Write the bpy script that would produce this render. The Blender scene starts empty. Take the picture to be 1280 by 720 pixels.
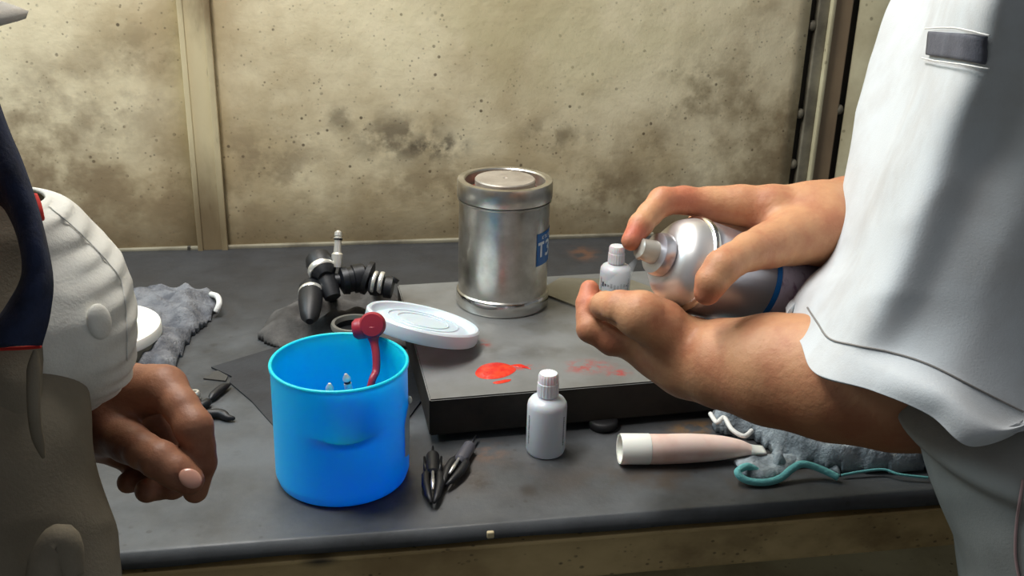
import bpy, bmesh, math, random
import numpy as np
from mathutils import Vector, Matrix, noise
from mathutils.bvhtree import BVHTree
random.seed(4)
SC = bpy.context.scene
COL = SC.collection
# ------------------------------------------------------------------ camera
FPX, PITCH, ROLL, YAW, CZ = 1300.0, math.radians(21.4), math.radians(1.65), math.radians(10.5), 1.34
CAM = np.array([0., 0., CZ])
_F = np.array([math.sin(YAW)*math.cos(PITCH), math.cos(YAW)*math.cos(PITCH), -math.sin(PITCH)])
_R = np.array([math.cos(YAW), -math.sin(YAW), 0.])
_U = np.cross(_R, _F)
RT = math.cos(ROLL)*_R + math.sin(ROLL)*_U
UP = -math.sin(ROLL)*_R + math.cos(ROLL)*_U
FW = _F
cam = bpy.data.cameras.new('camera')
cam.sensor_width = 36; cam.lens = 36*FPX/1280; cam.clip_start = .02
co = bpy.data.objects.new('camera', cam); COL.objects.link(co)
m = Matrix(((RT[0], UP[0], -FW[0], 0), (RT[1], UP[1], -FW[1], 0), (RT[2], UP[2], -FW[2], CZ), (0, 0, 0, 1)))
co.matrix_world = m; SC.camera = co
# ------------------------------------------------------------------ light and exposure
w = bpy.data.worlds.new('world'); SC.world = w; w.use_nodes = True
w.node_tree.nodes['Background'].inputs[0].default_value = (.82, .86, .92, 1)
w.node_tree.nodes['Background'].inputs[1].default_value = .20
def area(name, loc, target, sx, sy, power, col):
    l = bpy.data.lights.new(name, 'AREA'); l.shape = 'RECTANGLE'; l.size = sx; l.size_y = sy; l.energy = power; l.color = col
    o = bpy.data.objects.new(name, l); COL.objects.link(o); o.location = loc
    o.rotation_euler = (Vector(target)-Vector(loc)).to_track_quat('-Z', 'Y').to_euler(); return o
area('ceiling_tube_light', (-.12, 1.13, 2.15), (.05, 1.02, .85), 1.5, .22, 34, (1, .97, .93))
area('added_cool_light', (-1.05, 1.25, 2.0), (.5, .75, 1.05), .6, .25, 13, (.70, .90, 1))  # added unseen cool source, brightens the left side of the right sleeve
SC.view_settings.view_transform = 'Standard'; SC.view_settings.look = 'None'; SC.view_settings.gamma = 1
SC.view_settings.use_curve_mapping = False; SC.view_settings.exposure = 0.0
# ------------------------------------------------------------------ helpers
def ray(px, py): return FW + RT*((px-640)/FPX) - UP*((py-360)/FPX)
def PZ(px, py, z):
    d = ray(px, py); return CAM + d*((z-CZ)/d[2])
def PD(px, py, d): return CAM + ray(px, py)*d
def PY(px, py, y):
    d = ray(px, py); return CAM + d*(y/d[1])
def depth(p): return float(np.dot(np.asarray(p)-CAM, FW))
def zat(px, py, y): return PY(px, py, y)[2]
def lin(r, g, b):
    f = lambda c: (c/255/12.92) if c/255 <= .04045 else ((c/255+.055)/1.055)**2.4
    return (f(r), f(g), f(b), 1)
TOP = .85
# ------------------------------------------------------------------ materials
def mat(name, col, rough=.6, metal=0., bump=0., bscale=60., col2=None, nscale=8., sss=0., trans=0., detail=6, stretch=(1, 1, 1), spots=(), cov=(.35, .7), spec=.5, coat=0., bdist=.002, speck=None, rvar=0.):
    M = bpy.data.materials.new(name); M.use_nodes = True
    nt = M.node_tree; N = nt.nodes; L = nt.links; b = N['Principled BSDF']
    b.inputs['Roughness'].default_value = rough; b.inputs['Metallic'].default_value = metal
    b.inputs['Subsurface Weight'].default_value = sss; b.inputs['Subsurface Scale'].default_value = .01
    b.inputs['Transmission Weight'].default_value = trans; b.inputs['Specular IOR Level'].default_value = spec
    b.inputs['Coat Weight'].default_value = coat
    tc = N.new('ShaderNodeTexCoord'); mp = N.new('ShaderNodeMapping'); mp.inputs['Scale'].default_value = stretch
    L.new(tc.outputs['Object'], mp.inputs['Vector'])
    def nz(scale, det=detail, r=.6):
        n = N.new('ShaderNodeTexNoise'); n.inputs['Scale'].default_value = scale; n.inputs['Detail'].default_value = det; n.inputs['Roughness'].default_value = r
        L.new(mp.outputs[0], n.inputs['Vector']); return n
    def rng(src, a, c, lo=0., hi=1.):
        r = N.new('ShaderNodeMapRange'); r.interpolation_type = 'SMOOTHSTEP'
        for i, v in ((1, a), (2, c), (3, lo), (4, hi)): r.inputs[i].default_value = v
        L.new(src, r.inputs[0]); return r.outputs[0]
    def mix(fac, A, B):
        x = N.new('ShaderNodeMix'); x.data_type = 'RGBA'
        if hasattr(fac, 'links'): L.new(fac, x.inputs[0])
        else: x.inputs[0].default_value = fac
        for s, v in ((6, A), (7, B)):
            if hasattr(v, 'links'): L.new(v, x.inputs[s])
            else: x.inputs[s].default_value = v
        return x.outputs[2]
    def mul(a, c):
        x = N.new('ShaderNodeMath'); x.operation = 'MULTIPLY'
        L.new(a, x.inputs[0])
        if hasattr(c, 'links'): L.new(c, x.inputs[1])
        else: x.inputs[1].default_value = c
        return x.outputs[0]
    c = col
    if col2:
        n = nz(nscale); c = mix(rng(n.outputs[0], *cov), col, col2)
    if speck:                       # small dark speckles: (colour, scale, radius, amount)
        for sc_, rad, a in speck[1]:
            v = N.new('ShaderNodeTexVoronoi'); v.inputs['Scale'].default_value = sc_
            L.new(mp.outputs[0], v.inputs['Vector'])
            n2 = nz(sc_*.35)
            f = mul(rng(v.outputs[0], rad*.5, rad, 1, 0), rng(n2.outputs[0], .48, .62, 0, a))
            c = mix(f, c, speck[0])
    for (p, rad, scol, amt, nsc) in spots:    # stains, tints and painted shade by place: centre, radii, colour, strength, breakup
        mm = N.new('ShaderNodeMapping'); mm.vector_type = 'POINT'
        mm.inputs['Location'].default_value = tuple(-p[i]/rad[i] for i in range(3)); mm.inputs['Scale'].default_value = tuple(1/r for r in rad)
        L.new(tc.outputs['Object'], mm.inputs['Vector'])
        ln = N.new('ShaderNodeVectorMath'); ln.operation = 'LENGTH'; L.new(mm.outputs[0], ln.inputs[0])
        f = rng(ln.outputs['Value'], .15, 1.0, amt, 0)
        if nsc: f = mul(f, rng(nz(nsc).outputs[0], .40, .62))
        c = mix(f, c, scol)
    if hasattr(c, 'links'): L.new(c, b.inputs['Base Color'])
    else: b.inputs['Base Color'].default_value = c
    if rvar:
        L.new(rng(nz(nscale*1.7).outputs[0], .3, .7, rough-rvar, rough+rvar), b.inputs['Roughness'])
    if bump:
        n = nz(bscale); bp = N.new('ShaderNodeBump'); bp.inputs['Strength'].default_value = bump; bp.inputs['Distance'].default_value = bdist
        L.new(n.outputs[0], bp.inputs['Height']); L.new(bp.outputs[0], b.inputs['Normal'])
    return M
# ------------------------------------------------------------------ mesh and object helpers
def tag(o, label=None, cat=None, group=None, kind=None):
    if label: o['label'] = label
    if cat: o['category'] = cat
    if group: o['group'] = group
    if kind: o['kind'] = kind
    return o
def empty(name, loc=(0, 0, 0)):
    o = bpy.data.objects.new(name, None); COL.objects.link(o); o.location = tuple(loc); o.empty_display_size = .05; return o
def link(name, me, mats, parent=None, smooth=True):
    if not isinstance(mats, (list, tuple)): mats = [mats]
    for x in mats: me.materials.append(x)
    if smooth is True: me.polygons.foreach_set('use_smooth', [True]*len(me.polygons))
    o = bpy.data.objects.new(name, me); COL.objects.link(o)
    if parent is not None:
        o.parent = parent; o.matrix_parent_inverse = Matrix.Translation(-Vector(parent.location)) if parent.parent is None else Matrix.Translation(-Vector(parent.matrix_basis.translation))
        if parent.type == 'MESH': o.matrix_parent_inverse = Matrix.Identity(4)
    return o
def bmobj(name, bm, mats, parent=None, smooth=True):
    me = bpy.data.meshes.new(name); bmesh.ops.recalc_face_normals(bm, faces=bm.faces) ; bm.to_mesh(me); bm.free()
    o = link(name, me, mats, parent, smooth)
    if smooth == 'auto':
        me.polygons.foreach_set('use_smooth', [True]*len(me.polygons)); me.set_sharp_from_angle(angle=math.radians(35))
    return o
def pydata(name, vs, fs, mats, parent=None, smooth=True):
    me = bpy.data.meshes.new(name); me.from_pydata([tuple(v) for v in vs], [], fs); me.update()
    return link(name, me, mats, parent, smooth)
def frame_z(d):
    return Vector(d).to_track_quat('Z', 'Y').to_matrix().to_4x4()
def lathe(bm, prof, M=None, n=48, cap0=True, cap1=True, rfun=None):
    rings = []
    for (r, z) in prof:
        ring = []
        for i in range(n):
            a = 2*math.pi*i/n; rr = r+(rfun(a, z) if rfun else 0)
            v = Vector((rr*math.cos(a), rr*math.sin(a), z)); ring.append(bm.verts.new(M @ v if M else v))
        rings.append(ring)
    for a, b in zip(rings, rings[1:]):
        for i in range(n): bm.faces.new((a[i], a[(i+1) % n], b[(i+1) % n], b[i]))
    if cap0: bm.faces.new(rings[0][::-1])
    if cap1: bm.faces.new(rings[-1])
def box(bm, c, s, M=None, bev=.0):
    r = bmesh.ops.create_cube(bm, size=1, matrix=(M or Matrix()) @ Matrix.Translation(c) @ Matrix.Diagonal((*s, 1)))
    if bev:
        es = list({e for v in r['verts'] for e in v.link_edges}); bmesh.ops.bevel(bm, geom=es, offset=bev, segments=2, affect='EDGES', profile=.6)
def tube(bm, pts, rad, n=10, closed=False):
    pts = [Vector(p) for p in pts]
    if not hasattr(rad, '__len__'): rad = [rad]*len(pts)
    rings = []; up = Vector((0, 0, 1)); prev = None
    for i, p in enumerate(pts):
        if closed: t = pts[(i+1) % len(pts)]-pts[i-1]
        else: t = pts[min(i+1, len(pts)-1)]-pts[max(i-1, 0)]
        t.normalize()
        a = (prev if prev is not None else (up if abs(t.z) < .9 else Vector((1, 0, 0))))
        s = (a - t*a.dot(t)).normalized(); q = t.cross(s); prev = s
        rings.append([bm.verts.new(p+(s*math.cos(2*math.pi*k/n)+q*math.sin(2*math.pi*k/n))*rad[i]) for k in range(n)])
    pr = list(zip(rings, rings[1:]))+([(rings[-1], rings[0])] if closed else [])
    for a, b in pr:
        for k in range(n): bm.faces.new((a[k], a[(k+1) % n], b[(k+1) % n], b[k]))
    if not closed: bm.faces.new(rings[0][::-1]); bm.faces.new(rings[-1])
def cr(P, t, closed=False):     # catmull rom through points at parameter t
    n = len(P); i = int(math.floor(t)); f = t-i
    g = (lambda k: P[k % n]) if closed else (lambda k: P[max(0, min(n-1, k))])
    a, b, c, d = g(i-1), g(i), g(i+1), g(i+2)
    return .5*((2*b)+(-a+c)*f+(2*a-5*b+4*c-d)*f*f+(-a+3*b-3*c+d)*f**3)
def spline(P, m):
    P = [np.array(p, float) for p in P]; return [cr(P, t) for t in np.linspace(0, len(P)-1.0001, m)]
def loft(name, rings, mats, parent, nu=48, nv=40, thick=0., fold=0., fscale=12., cap=False, seed=0., amp_fn=None):
    R = np.array(rings, float); m, k = R.shape[:2]
    cols = []
    for j in range(m): cols.append(np.array([cr(R[j], u, True) for u in np.arange(nu)*k/nu]))
    C = np.array(cols); G = np.array([cr(C, t) for t in np.linspace(0, m-1.0001, nv)])
    cen = G.mean(axis=1, keepdims=True)
    if fold:
        for i in range(nv):
            for j in range(nu):
                p = G[i, j]; v = Vector(p*fscale)+Vector((seed, seed, 0))
                a = noise.noise(v)*.7+.5*(1-abs(noise.noise(v*1.9))*2.2)
                dirn = p-cen[i, 0]; dirn = dirn/(np.linalg.norm(dirn)+1e-6)
                s = amp_fn(i/(nv-1), j/nu) if amp_fn else 1
                G[i, j] = p+dirn*a*fold*s
    vs = G.reshape(-1, 3); fs = []
    for i in range(nv-1):
        for j in range(nu):
            a = i*nu+j; b = i*nu+(j+1) % nu; fs.append((a, b, b+nu, a+nu))
    if cap: fs.append(tuple(range(nu))[::-1]); fs.append(tuple((nv-1)*nu+q for q in range(nu)))
    me = bpy.data.meshes.new(name); me.from_pydata([tuple(v) for v in vs], [], fs); me.update()
    bm = bmesh.new(); bm.from_mesh(me); bmesh.ops.recalc_face_normals(bm, faces=bm.faces); bm.to_mesh(me); bm.free()
    o = link(name, me, mats, parent)
    if thick:
        s = o.modifiers.new('thickness', 'SOLIDIFY'); s.thickness = thick; s.offset = -1
    return o
def stack(rings, k=12):         # rings of (x left, x right, y, depth, depth radius)
    out = []
    fh = np.array([math.sin(YAW), math.cos(YAW), 0])
    for xl, xr, y, d, rd in rings:
        c = PD((xl+xr)/2, y, d); hw = (xr-xl)/2*d/FPX
        out.append([c+_R*hw*math.cos(2*math.pi*i/k)+fh*rd*math.sin(2*math.pi*i/k) for i in range(k)])
    return out
def bvh(o):
    me = o.data; return BVHTree.FromPolygons([v.co[:] for v in me.vertices], [tuple(p.vertices) for p in me.polygons])
def hit(tree, px, py):
    d = Vector(ray(px, py)).normalized(); h = tree.ray_cast(Vector(CAM), d); return h
# ------------------------------------------------------------------ implicit surfaces for bodies and hands
class Field:
    def __init__(s, lo, hi, h):
        s.h = h; s.lo = np.array(lo, float); s.n = np.ceil((np.array(hi)-s.lo)/h).astype(int)+1
        s.v = np.full(tuple(s.n), .05, np.float32)
    def sub(s, lo, hi):
        a = np.clip(np.floor((lo-s.lo)/s.h).astype(int), 0, s.n); b = np.clip(np.ceil((hi-s.lo)/s.h).astype(int)+1, 0, s.n)
        if np.any(b <= a): return None
        sl = tuple(slice(int(x), int(y)) for x, y in zip(a, b))
        g = [s.lo[i]+np.arange(int(a[i]), int(b[i]))*s.h for i in range(3)]
        return sl, g[0][:, None, None], g[1][None, :, None], g[2][None, None, :]
    def put(s, sl, d, k, cut=False):
        v = s.v[sl]
        if cut:
            d = -d; hh = np.maximum(k-np.abs(v-d), 0)/k; s.v[sl] = np.maximum(v, d)+hh*hh*k*.25
        else:
            hh = np.maximum(k-np.abs(v-d), 0)/k; s.v[sl] = np.minimum(v, d)-hh*hh*k*.25
    def cone(s, a, b, ra, rb, k=.004, cut=False):
        a = np.array(a, float); b = np.array(b, float); pad = max(ra, rb)+k+.004
        q = s.sub(np.minimum(a, b)-pad, np.maximum(a, b)+pad)
        if q is None: return
        sl, X, Y, Z = q; ab = b-a; L2 = max(ab @ ab, 1e-9)
        t = np.clip(((X-a[0])*ab[0]+(Y-a[1])*ab[1]+(Z-a[2])*ab[2])/L2, 0, 1)
        d = np.sqrt((X-a[0]-t*ab[0])**2+(Y-a[1]-t*ab[1])**2+(Z-a[2]-t*ab[2])**2)-(ra+(rb-ra)*t)
        s.put(sl, d, k, cut)
    def ell(s, c, r, k=.01, cut=False):
        c = np.array(c, float); r = np.array(r, float); q = s.sub(c-r-k-.01, c+r+k+.01)
        if q is None: return
        sl, X, Y, Z = q
        e = np.sqrt(((X-c[0])/r[0])**2+((Y-c[1])/r[1])**2+((Z-c[2])/r[2])**2)
        s.put(sl, (e-1)*min(r), k, cut)
    def chain(s, J, k=.004):     # joints (point, radius)
        G = Field(s.lo, s.lo+(s.n-1)*s.h, s.h) if False else None
        P = np.array([j[0] for j in J]); rm = max(j[1] for j in J)+k+.006
        q = s.sub(P.min(0)-rm, P.max(0)+rm)
        if q is None: return
        sl, X, Y, Z = q; D = None
        for (a, ra), (b, rb) in zip(J, J[1:]):
            ab = b-a; L2 = max(ab @ ab, 1e-9)
            t = np.clip(((X-a[0])*ab[0]+(Y-a[1])*ab[1]+(Z-a[2])*ab[2])/L2, 0, 1)
            d = np.sqrt((X-a[0]-t*ab[0])**2+(Y-a[1]-t*ab[1])**2+(Z-a[2]-t*ab[2])**2)-(ra+(rb-ra)*t)
            if D is None: D = d
            else:
                kk = .0035; hh = np.maximum(kk-np.abs(D-d), 0)/kk; D = np.minimum(D, d)-hh*hh*kk*.25
        s.put(sl, D.astype(np.float32), k)
    def mesh(s):
        v = s.v; sg = v < 0; nx, ny, nz = v.shape
        cnt = np.zeros((nx-1, ny-1, nz-1), np.int8)
        for i in (0, 1):
            for j in (0, 1):
                for k in (0, 1): cnt += sg[i:nx-1+i, j:ny-1+j, k:nz-1+k]
        act = (cnt > 0) & (cnt < 8); idx = np.argwhere(act); ids = np.full(act.shape, -1, np.int32); ids[act] = np.arange(len(idx))
        acc = np.zeros((len(idx), 3)); num = np.zeros(len(idx))
        cs = [(i, j, k) for i in (0, 1) for j in (0, 1) for k in (0, 1)]
        for c0 in cs:
            for ax in range(3):
                if c0[ax]: continue
                c1 = list(c0); c1[ax] = 1
                va = v[idx[:, 0]+c0[0], idx[:, 1]+c0[1], idx[:, 2]+c0[2]]; vb = v[idx[:, 0]+c1[0], idx[:, 1]+c1[1], idx[:, 2]+c1[2]]
                mk = (va < 0) != (vb < 0); t = np.where(mk, va/np.where(mk, va-vb, 1), 0)
                p = np.tile(np.array(c0, float), (len(idx), 1)); p[:, ax] += t
                acc[mk] += p[mk]; num[mk] += 1
        P = s.lo+(idx+acc/num[:, None])*s.h
        F = []
        for ax in range(3):
            o = [q for q in range(3) if q != ax]
            A = [slice(None)]*3; B = [slice(None)]*3; A[ax] = slice(0, -1); B[ax] = slice(1, None)
            ch = sg[tuple(A)] != sg[tuple(B)]; e = np.argwhere(ch)
            ok = np.all([(e[:, q] > 0) & (e[:, q] < v.shape[q]-1) for q in o], axis=0); e = e[ok]
            def cell(d0, d1):
                c = e.copy(); c[:, o[0]] -= d0; c[:, o[1]] -= d1; return ids[c[:, 0], c[:, 1], c[:, 2]]
            Q = np.stack([cell(1, 1), cell(0, 1), cell(0, 0), cell(1, 0)], 1)
            inside = sg[e[:, 0], e[:, 1], e[:, 2]]
            if ax == 1: inside = ~inside
            Q[~inside] = Q[~inside][:, ::-1]
            F.append(Q)
        return P, np.concatenate(F)
def merge(parts):
    V = []; Fc = []; n = 0
    for P, Q in parts: V.append(P); Fc.append(Q+n); n += len(P)
    return np.concatenate(V), np.concatenate(Fc)
def npobj(name, P, Q, mats, parent=None):
    me = bpy.data.meshes.new(name); me.vertices.add(len(P)); me.vertices.foreach_set('co', P.astype(np.float32).ravel())
    me.loops.add(len(Q)*4); me.loops.foreach_set('vertex_index', Q.astype(np.int32).ravel())
    me.polygons.add(len(Q)); me.polygons.foreach_set('loop_start', np.arange(len(Q))*4); me.update(calc_edges=True); me.validate()
    o = link(name, me, mats, parent)
    sm = o.modifiers.new('smooth', 'SMOOTH'); sm.factor = .5; sm.iterations = 3
    return o
def J(px, py, d, rmm): return (PD(px, py, d), rmm/1000)
# ------------------------------------------------------------------ palette
RF = .711
BACKY = float(PZ(640, 301, TOP)[1]); FRONTY = .700
def wy(px, py): return PY(px, py, BACKY)
cream = mat('grimy_cream_paint', lin(244, 232, 196), .55, col2=lin(196, 178, 140), nscale=4.5, bump=.25, bscale=9, bdist=.012, cov=(.38, .68),
            speck=(lin(84, 72, 54), [(60, .17, .85), (140, .26, .6), (24, .07, .7)]),
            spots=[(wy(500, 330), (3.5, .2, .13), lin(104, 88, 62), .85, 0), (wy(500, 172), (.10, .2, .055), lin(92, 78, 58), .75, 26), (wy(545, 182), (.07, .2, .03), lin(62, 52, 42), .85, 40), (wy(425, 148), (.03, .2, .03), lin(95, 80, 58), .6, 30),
                   (wy(860, 110), (.09, .2, .08), lin(118, 104, 78), .6, 18), (wy(690, 170), (.08, .2, .04), lin(100, 86, 62), .6, 22), (wy(690, 40), (.4, .2, .14), lin(214, 204, 160), .6, 6),
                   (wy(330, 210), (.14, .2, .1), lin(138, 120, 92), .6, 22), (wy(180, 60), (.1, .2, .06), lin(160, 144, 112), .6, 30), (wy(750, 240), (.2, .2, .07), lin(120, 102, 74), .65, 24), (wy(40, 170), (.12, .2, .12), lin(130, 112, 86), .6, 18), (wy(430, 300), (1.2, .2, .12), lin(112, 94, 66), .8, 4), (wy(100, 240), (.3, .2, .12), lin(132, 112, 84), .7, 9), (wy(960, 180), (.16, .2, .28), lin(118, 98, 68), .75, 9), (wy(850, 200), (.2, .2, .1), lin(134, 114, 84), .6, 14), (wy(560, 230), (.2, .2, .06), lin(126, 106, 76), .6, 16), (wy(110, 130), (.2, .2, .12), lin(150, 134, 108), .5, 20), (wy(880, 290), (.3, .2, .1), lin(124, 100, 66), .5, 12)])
cream2 = mat('paler_cream_paint', lin(212, 206, 172), .55, col2=lin(168, 158, 126), nscale=5, bump=.2, bscale=12, bdist=.006, speck=(lin(80, 70, 50), [(60, .2, .7)]))
batten_m = mat('worn_batten_paint', lin(218, 204, 164), .5, col2=lin(120, 100, 70), nscale=9, bump=.2, bscale=30, bdist=.003, stretch=(1, 1, .35), speck=(lin(62, 50, 36), [(60, .25, .8)]), spots=[(wy(262, 300), (.06, .2, .16), lin(104, 84, 56), .8, 0)])
strip_m = mat('brown_grey_strip', lin(160, 138, 108), .5, col2=lin(90, 76, 60), nscale=8, stretch=(1, 1, .3), bump=.2, bscale=40)
greymetal = mat('grey_edge_metal', lin(150, 144, 124), .5, .1, col2=lin(88, 82, 70), nscale=10)
darkgap = mat('dark_joint', lin(66, 62, 54), .8)
rail_m = mat('stained_cream_rail', lin(206, 180, 128), .55, col2=lin(158, 132, 88), nscale=9, bump=.3, bscale=20, bdist=.003, stretch=(.7, 1, 1), speck=(lin(26, 22, 18), [(70, .16, .8), (150, .25, .6)]),
             spots=[(PY(400, 697, RF), (.022, .2, .012), lin(18, 24, 34), .95, 0), (PY(1000, 680, RF), (.25, .2, .03), lin(92, 70, 38), .6, 9)])
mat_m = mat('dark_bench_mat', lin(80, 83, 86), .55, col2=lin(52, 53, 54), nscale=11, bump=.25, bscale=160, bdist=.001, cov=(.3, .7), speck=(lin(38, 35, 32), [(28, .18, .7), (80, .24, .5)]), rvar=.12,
            spots=[(PZ(400, 335, TOP), (1.6, .30, .1), lin(46, 46, 47), .85, 0), (PZ(600, 608, TOP), (.018, .022, .1), lin(40, 36, 32), .8, 60), (PZ(661, 618, TOP), (.012, .013, .1), lin(38, 33, 28), .85, 0), (PZ(608, 572, TOP), (.03, .03, .1), lin(120, 88, 66), .5, 60), (PZ(870, 540, TOP), (.05, .02, .1), lin(126, 92, 46), .7, 50),  # first spot paints in the shade along the back of the bench
                   (PZ(880, 600, TOP), (.22, .05, .1), lin(66, 52, 38), .75, 20), (PZ(730, 320, TOP), (.03, .05, .1), lin(120, 78, 50), .5, 50), (PZ(560, 600, TOP), (.2, .05, .1), lin(78, 68, 60), .5, 14)])
plate_m = mat('brushed_plate_top', lin(134, 136, 136), .42, .35, col2=lin(112, 111, 108), nscale=9, bump=.15, bscale=220, bdist=.0006, stretch=(1, 1, 1), cov=(.3, .75), rvar=.1,
              spots=[(PZ(735, 458, TOP+.05), (.035, .022, .1), lin(178, 50, 44), .75, 90), (PZ(772, 466, TOP+.05), (.018, .012, .1), lin(178, 40, 40), .8, 120), (PZ(606, 430, TOP+.05), (.009, .018, .1), lin(150, 50, 44), .8, 110), (PZ(650, 459, TOP+.05), (.03, .008, .1), lin(190, 60, 54), .8, 100),
                     (PZ(640, 440, TOP+.05), (.12, .03, .1), lin(92, 88, 82), .6, 20), (PZ(540, 432, TOP+.05), (.05, .015, .1), lin(100, 98, 94), .6, 40), (PZ(700, 400, TOP+.05), (.12, .05, .1), lin(100, 96, 86), .55, 18)])
plate_side = mat('dark_plate_side', lin(46, 41, 36), .6, .2, col2=lin(26, 24, 22), nscale=14, bump=.2, bscale=90, spec=.3)
rubber = mat('black_rubber', lin(18, 18, 20), .6)
blackp = mat('black_plastic', lin(20, 21, 25), .5, bump=.1, bscale=300)
blackm = mat('black_metal', lin(26, 28, 32), .42, .4)
steel = mat('satin_stainless', lin(214, 210, 202), .33, 1., col2=lin(176, 170, 160), nscale=26, bump=.10, bscale=120, stretch=(1, 1, 1), bdist=.0002, rvar=.05)
steel2 = mat('polished_stainless', lin(205, 203, 198), .16, 1., bump=.05, bscale=90, bdist=.0004)
steel_d = mat('dull_disc_steel', lin(176, 168, 156), .5, .5, col2=lin(150, 140, 128), nscale=30, bump=.1, bscale=150)
silver = mat('bright_nickel', lin(230, 228, 220), .3, .7)
redring = mat('red_brown_seal', lin(122, 50, 34), .5)
bluecup = mat('blue_plastic', lin(0, 190, 255), .36, sss=.9, bump=.04, bscale=40)
_b = bluecup.node_tree.nodes['Principled BSDF']; _b.inputs['Subsurface Scale'].default_value = .016; _b.inputs['Subsurface Radius'].default_value = (.05, .5, 1.)
bluel = mat('blue_label', lin(10, 92, 160), .4)
white_ink = mat('white_print', lin(215, 225, 232), .5)
sticker = mat('grey_white_sticker', lin(178, 196, 210), .45, col2=lin(150, 172, 190), nscale=60)
milky = mat('milky_plastic', lin(226, 230, 236), .32, sss=.4, trans=.25)
milky_cap = mat('milky_cap_plastic', lin(232, 232, 236), .35, sss=.4, trans=.1, spots=[(PD(683, 474, .84), (.008, .05, .006), lin(240, 170, 170), .7, 0)])
lidm = mat('translucent_lid_plastic', lin(222, 232, 240), .3, sss=.3, trans=.25)
ink = mat('dark_print', lin(50, 52, 64), .6)
darkred = mat('dark_red_plastic', lin(148, 36, 52), .38, sss=.05)
redwet = mat('wet_red_ink', lin(205, 34, 28), .16, col2=lin(222, 70, 40), nscale=90, bump=.4, bscale=120, coat=.3)
pink = mat('pink_tube_plastic', lin(240, 214, 202), .42, sss=.15, col2=lin(226, 188, 172), nscale=25)
whitep = mat('white_plastic', lin(232, 232, 224), .4, sss=.1)
knit = mat('grey_knit', lin(128, 130, 134), .95, col2=lin(88, 90, 96), nscale=40, bump=.9, bscale=260, bdist=.003, spec=.1)
knit2 = mat('pale_grey_knit', lin(176, 186, 192), .95, col2=lin(100, 108, 114), nscale=30, bump=.9, bscale=230, bdist=.003, spec=.1)
rag_m = mat('grey_rag', lin(92, 90, 88), .95, col2=lin(66, 64, 62), nscale=30, bump=.6, bscale=150, bdist=.002, spec=.1)
teal = mat('teal_hem', lin(112, 186, 186), .9, bump=.6, bscale=300)
whitecloth = mat('white_hem', lin(214, 214, 210), .9, bump=.5, bscale=300)
navyc = mat('navy_cloth', lin(30, 42, 72), .9, bump=.6, bscale=400, bdist=.001, col2=lin(20, 28, 50), nscale=60)
redc = mat('red_piping', lin(214, 52, 44), .8)
shirt_w = mat('white_work_shirt', lin(194, 199, 202), .85, bump=.25, bscale=700, bdist=.0008, col2=lin(184, 186, 187), nscale=20, spec=.15)
shirt_l = mat('offwhite_work_shirt', lin(228, 228, 220), .85, bump=.35, bscale=500, bdist=.001, col2=lin(212, 210, 202), nscale=16, spec=.15)
shirt_d = mat('taupe_work_shirt', lin(134, 126, 110), .9, bump=.35, bscale=500, bdist=.001, col2=lin(118, 110, 95), nscale=14, spec=.1)
patch_m = mat('dark_grey_strap', lin(86, 88, 98), .8, col2=lin(66, 68, 78), nscale=50, bump=.3, bscale=500)
thread = mat('seam_thread', lin(126, 122, 118), .9)
trouser = mat('grey_trousers', lin(112, 106, 100), .9, bump=.3, bscale=400, col2=lin(96, 92, 86), nscale=12)
shoe = mat('black_shoe_leather', lin(28, 26, 26), .45)
hairm = mat('black_hair', lin(22, 19, 18), .5, bump=.6, bscale=200, stretch=(1, 1, .2))
skinR = mat('tan_skin', lin(192, 142, 104), .5, sss=.06, spec=.35, col2=lin(172, 112, 82), nscale=30, bump=.6, bscale=170, bdist=.0012, detail=8, spots=[(PD(792, 293, .775), (.018,)*3, lin(186, 84, 66), .8, 0), (PD(885, 364, .733), (.02,)*3, lin(180, 84, 62), .8, 0), (PD(736, 372, .81), (.03,)*3, lin(190, 100, 78), .6, 0), (PD(853, 391, .825), (.02,)*3, lin(190, 90, 76), .7, 0), (PD(884, 398, .845), (.022,)*3, lin(140, 50, 40), .8, 0), (PD(845, 250, .80), (.03,)*3, lin(180, 92, 70), .55, 0), (PD(762, 428, .79), (.02,)*3, lin(150, 84, 60), .6, 0), (PD(1100, 560, .68), (.22, .22, .05), lin(138, 84, 54), .6, 0)])  # last two spots paint shade in a knuckle dip and under the forearm
skinL = mat('brown_skin', lin(160, 112, 86), .5, sss=.05, spec=.35, col2=lin(126, 80, 60), nscale=30, bump=.5, bscale=130, bdist=.0014, detail=8)
nailm = mat('fingernail', lin(196, 148, 130), .22, sss=.1)
floor_m = mat('greenish_concrete', lin(120, 124, 108), .8, col2=lin(90, 92, 80), nscale=5, bump=.3, bscale=30)
canlabel = mat('pinkish_white_label', lin(196, 184, 200), .35, .15, col2=lin(128, 96, 128), nscale=70, cov=(.52, .66), stretch=(1, 1, .4))
canmetal = mat('can_silver', lin(196, 196, 204), .3, .85, bump=.05, bscale=60, bdist=.001)
clearp = mat('clear_actuator_plastic', lin(226, 220, 206), .25, trans=.55)

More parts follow.
